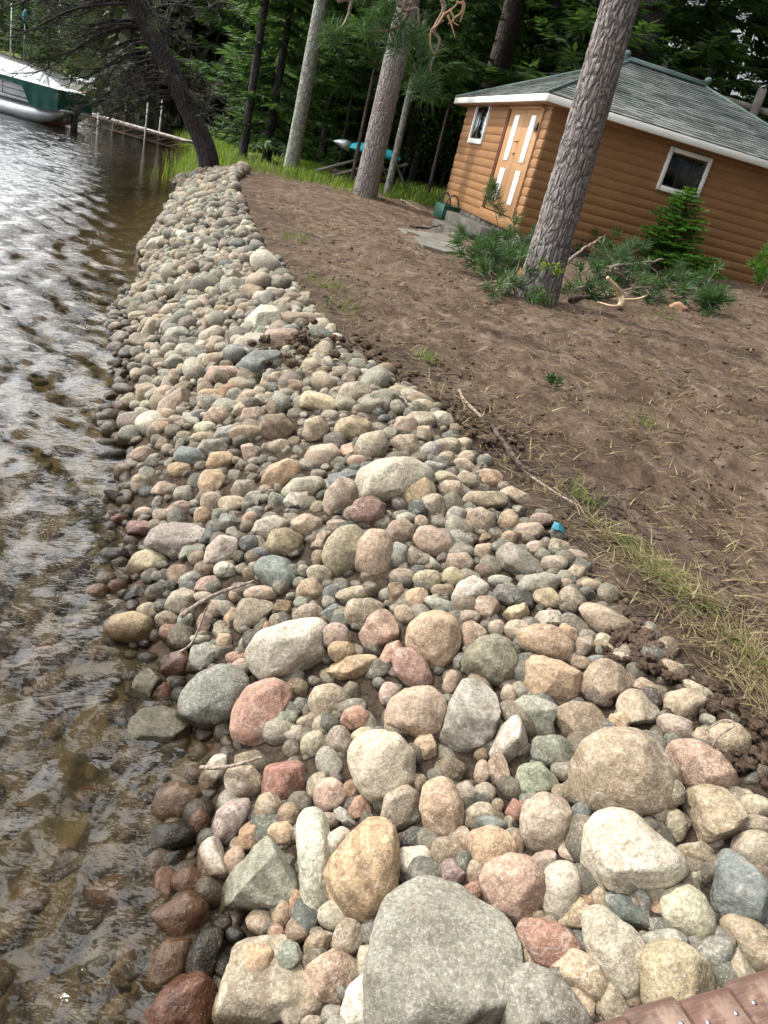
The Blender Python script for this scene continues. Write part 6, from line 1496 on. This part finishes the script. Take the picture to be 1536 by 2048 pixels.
n = 42000; r_ = 1.2*(17/1.2)**rt.random(n); az = radians(90)-np.radians(rt.uniform(-30, 55, n)); x, y = r_*np.cos(az), r_*np.sin(az); ok = (poly_sd(x, y, BANK_LINE) > .02) & (perlin(v3(x*1.3, y*1.3, 2))+.6*perlin(v3(x*4, y*4, 8))+.6*rt.random(n) > .10); x, y, r_ = x[ok], y[ok], r_[ok]; n = len(x); z = ground_z(x, y)+rt.uniform(.003, .02, n)
blades(st, x, y, z, rt.uniform(.04, .13, n)*(1+r_*.05), rt.uniform(.001, .0024, n)*(1+r_*.20), rt.uniform(1.2, 1.62, n), np.clip(rt.normal(.12, .30, n), 0, 1))
tag(st.obj('cut_grass', MAT['straw'], smooth=False), 'dry cut grass and straw strewn over the bare dirt', 'grass', kind='stuff')
tw = Acc()
n = 620; P, a_ = along(n, .22, 0, 1); P2n = P+np.array([.10, .06])
xr = np.concatenate([P2n[:, 0], rt.uniform(-2.5, 6, 380)]); yr = np.concatenate([P2n[:, 1], rt.uniform(3, 17, 380)]); ok = poly_sd(xr, yr, BANK_LINE) > -.03; xr, yr = xr[ok], yr[ok]; zr_ = ground_z(xr, yr)
for x_, y_, z_ in zip(xr, yr, zr_):
    l_ = rt.uniform(.04, .18)*(1+.05*y_); a1 = rt.random()*6.28; d_ = np.array([cos(a1), sin(a1), 0])*l_; p0 = np.array([x_, y_, z_+.008]); r_ = rt.uniform(.0012, .0032)*(1+.09*y_); tube(tw, crv([p0, p0+d_*.5+rt.normal(size=3)*l_*.12*[1, 1, .25]+[0, 0, .006], p0+d_+[0, 0, rt.uniform(0, .012)]], 6), np.linspace(r_, r_*.5, 6), 5)
tag(tw.obj('twig_litter', MAT['bark_far']), 'small dark twigs and root bits littering the bare dirt', 'twigs', kind='stuff')
gr = Acc()
P, a_ = along(380, .05, .54, .74); x, y = P.T; n = len(x); blades(gr, x, y, ground_z(x, y), rt.uniform(.06, .16, n), np.full(n, .0022), rt.uniform(.9, 1.5, n), rt.random(n), a_+rt.normal(size=n)*.4)
P, a_ = along(160, .03, .80, .90); x, y = P.T; n = len(x); blades(gr, x, y, ground_z(x, y), rt.uniform(.06, .14, n), np.full(n, .0022), rt.uniform(.8, 1.5, n), rt.random(n), a_+rt.normal(size=n)*.4)
for (u, v, m_, s_) in ((855, 722, 60, .06), (650, 575, 70, .12), (600, 480, 60, .14), (1160, 1000, 60, .06), (1290, 850, 30, .05), (700, 620, 50, .1), (1330, 640, 50, .12)):
    p = on_ground(u, v); x = p[0]+rt.normal(size=m_)*s_; y = p[1]+rt.normal(size=m_)*s_*1.4; blades(gr, x, y, ground_z(x, y), rt.uniform(.04, .11, m_)*(1+p[1]*.05), np.full(m_, .0018)*(1+p[1]*.12), rt.uniform(.2, 1.2, m_), rt.random(m_)*.6)
n = 26000; az = radians(90)-np.radians(rt.uniform(-27, 18, n)); r_ = rt.uniform(23.5, 36, n); x, y = r_*np.cos(az), r_*np.sin(az); ok = (poly_sd(x, y, WATER_LINE) > .1) & (y > 22.5) & ((x/y > -.232) | (x/y < -.31) | (rt.random(n) < .12)); x, y = x[ok], y[ok]; n = len(x); blades(gr, x, y, ground_z(x, y)-.02, rt.uniform(.10, .30, n), np.full(n, .02), rt.uniform(.1, .7, n), np.clip(rt.normal(.55, .25, n), 0, 1))
n = 2600; f = .12+.88*rt.random(n); q_ = np.where(f[:, None] < .55, np.array([-7.3, 20.6])+(np.array([-11.2, 33])-np.array([-7.3, 20.6]))*(f/.55)[:, None], np.array([-11.2, 33])+(np.array([-18.5, 52])-np.array([-11.2, 33]))*((f-.55)/.45)[:, None])+rt.normal(size=(n, 2))*.5+[.35, 0]; x, y = q_.T; blades(gr, x, y, np.maximum(terrain(x, y), -.15), rt.uniform(.18, .42, n), np.full(n, .014), rt.uniform(.05, .5, n), np.clip(rt.normal(.40, .25, n), 0, 1))
n = 700; q_ = np.array([on_ground(470, 340)[:2]])+rt.normal(size=(n, 2))*[1.6, .8]+[.4, 1.2]; x, y = q_.T; blades(gr, x, y, ground_z(x, y), rt.uniform(.15, .5, n), np.full(n, .010), rt.uniform(.1, .8, n), np.clip(rt.normal(.4, .25, n), 0, 1))
tag(gr.obj('grass', MAT['grass'], smooth=False), 'green grass on the lawn, along the shore and in stray tufts on the dirt', 'grass', kind='stuff')
cl = Acc()
for (u, v, s_, n) in ((595, 712, .16, 34), (1245, 1290, .05, 50), (1290, 1320, .04, 30), (905, 830, .10, 40), (960, 870, .10, 40), (700, 690, .12, 30), (760, 740, .12, 30), (1500, 1520, .08, 40), (1400, 1400, .05, 30), (650, 760, .1, 14)):
    p = on_ground(u, v)
    for k in range(n):
        x, y = p[0]+rt.normal()*s_, p[1]+rt.normal()*s_*1.3; r_ = rt.uniform(.006, .024)*(1+.05*p[1])*(1.4 if u in (595,) else 1); V, F = ICO[3]; V = V*(1+.6*fbm(V*1.9+rt.random(3)*40, 4))[:, None]; V = V*np.array([1, 1, .7])*r_+[x, y, float(terrain(np.array([x]), np.array([y]))[0])+r_*.45+(.09 if u == 595 else .02)]
        cl.add(V, F, (0, 0, 0))
# crumbs of soil all over the worked ground
n = 9000; r_ = 1.2*(15/1.2)**rt.random(n); az = radians(90)-np.radians(rt.uniform(-28, 52, n)); x, y = r_*np.cos(az), r_*np.sin(az); ok = (poly_sd(x, y, BANK_LINE) > -.06) & (perlin(v3(x*1.1, y*1.1, 12))+.5*perlin(v3(x*3.5, y*3.5, 5)) > -.05); x, y, r_ = x[ok], y[ok], r_[ok]; zg = ground_z(x, y)
for i in range(len(x)):
    V, F = P2[i % 10]; s_ = rt.uniform(.004, .014)*(1+r_[i]*.10); cl.add(V@rotz(rt.random()*6.28).T*s_*[1, 1, .8]+[x[i], y[i], zg[i]+s_*.2], F, (0, 0, 0))
tag(cl.obj('soil_clods', MAT['dirt']), 'loose clods and crumbs of dark soil on the bank edge and dirt', 'soil', kind='stuff')
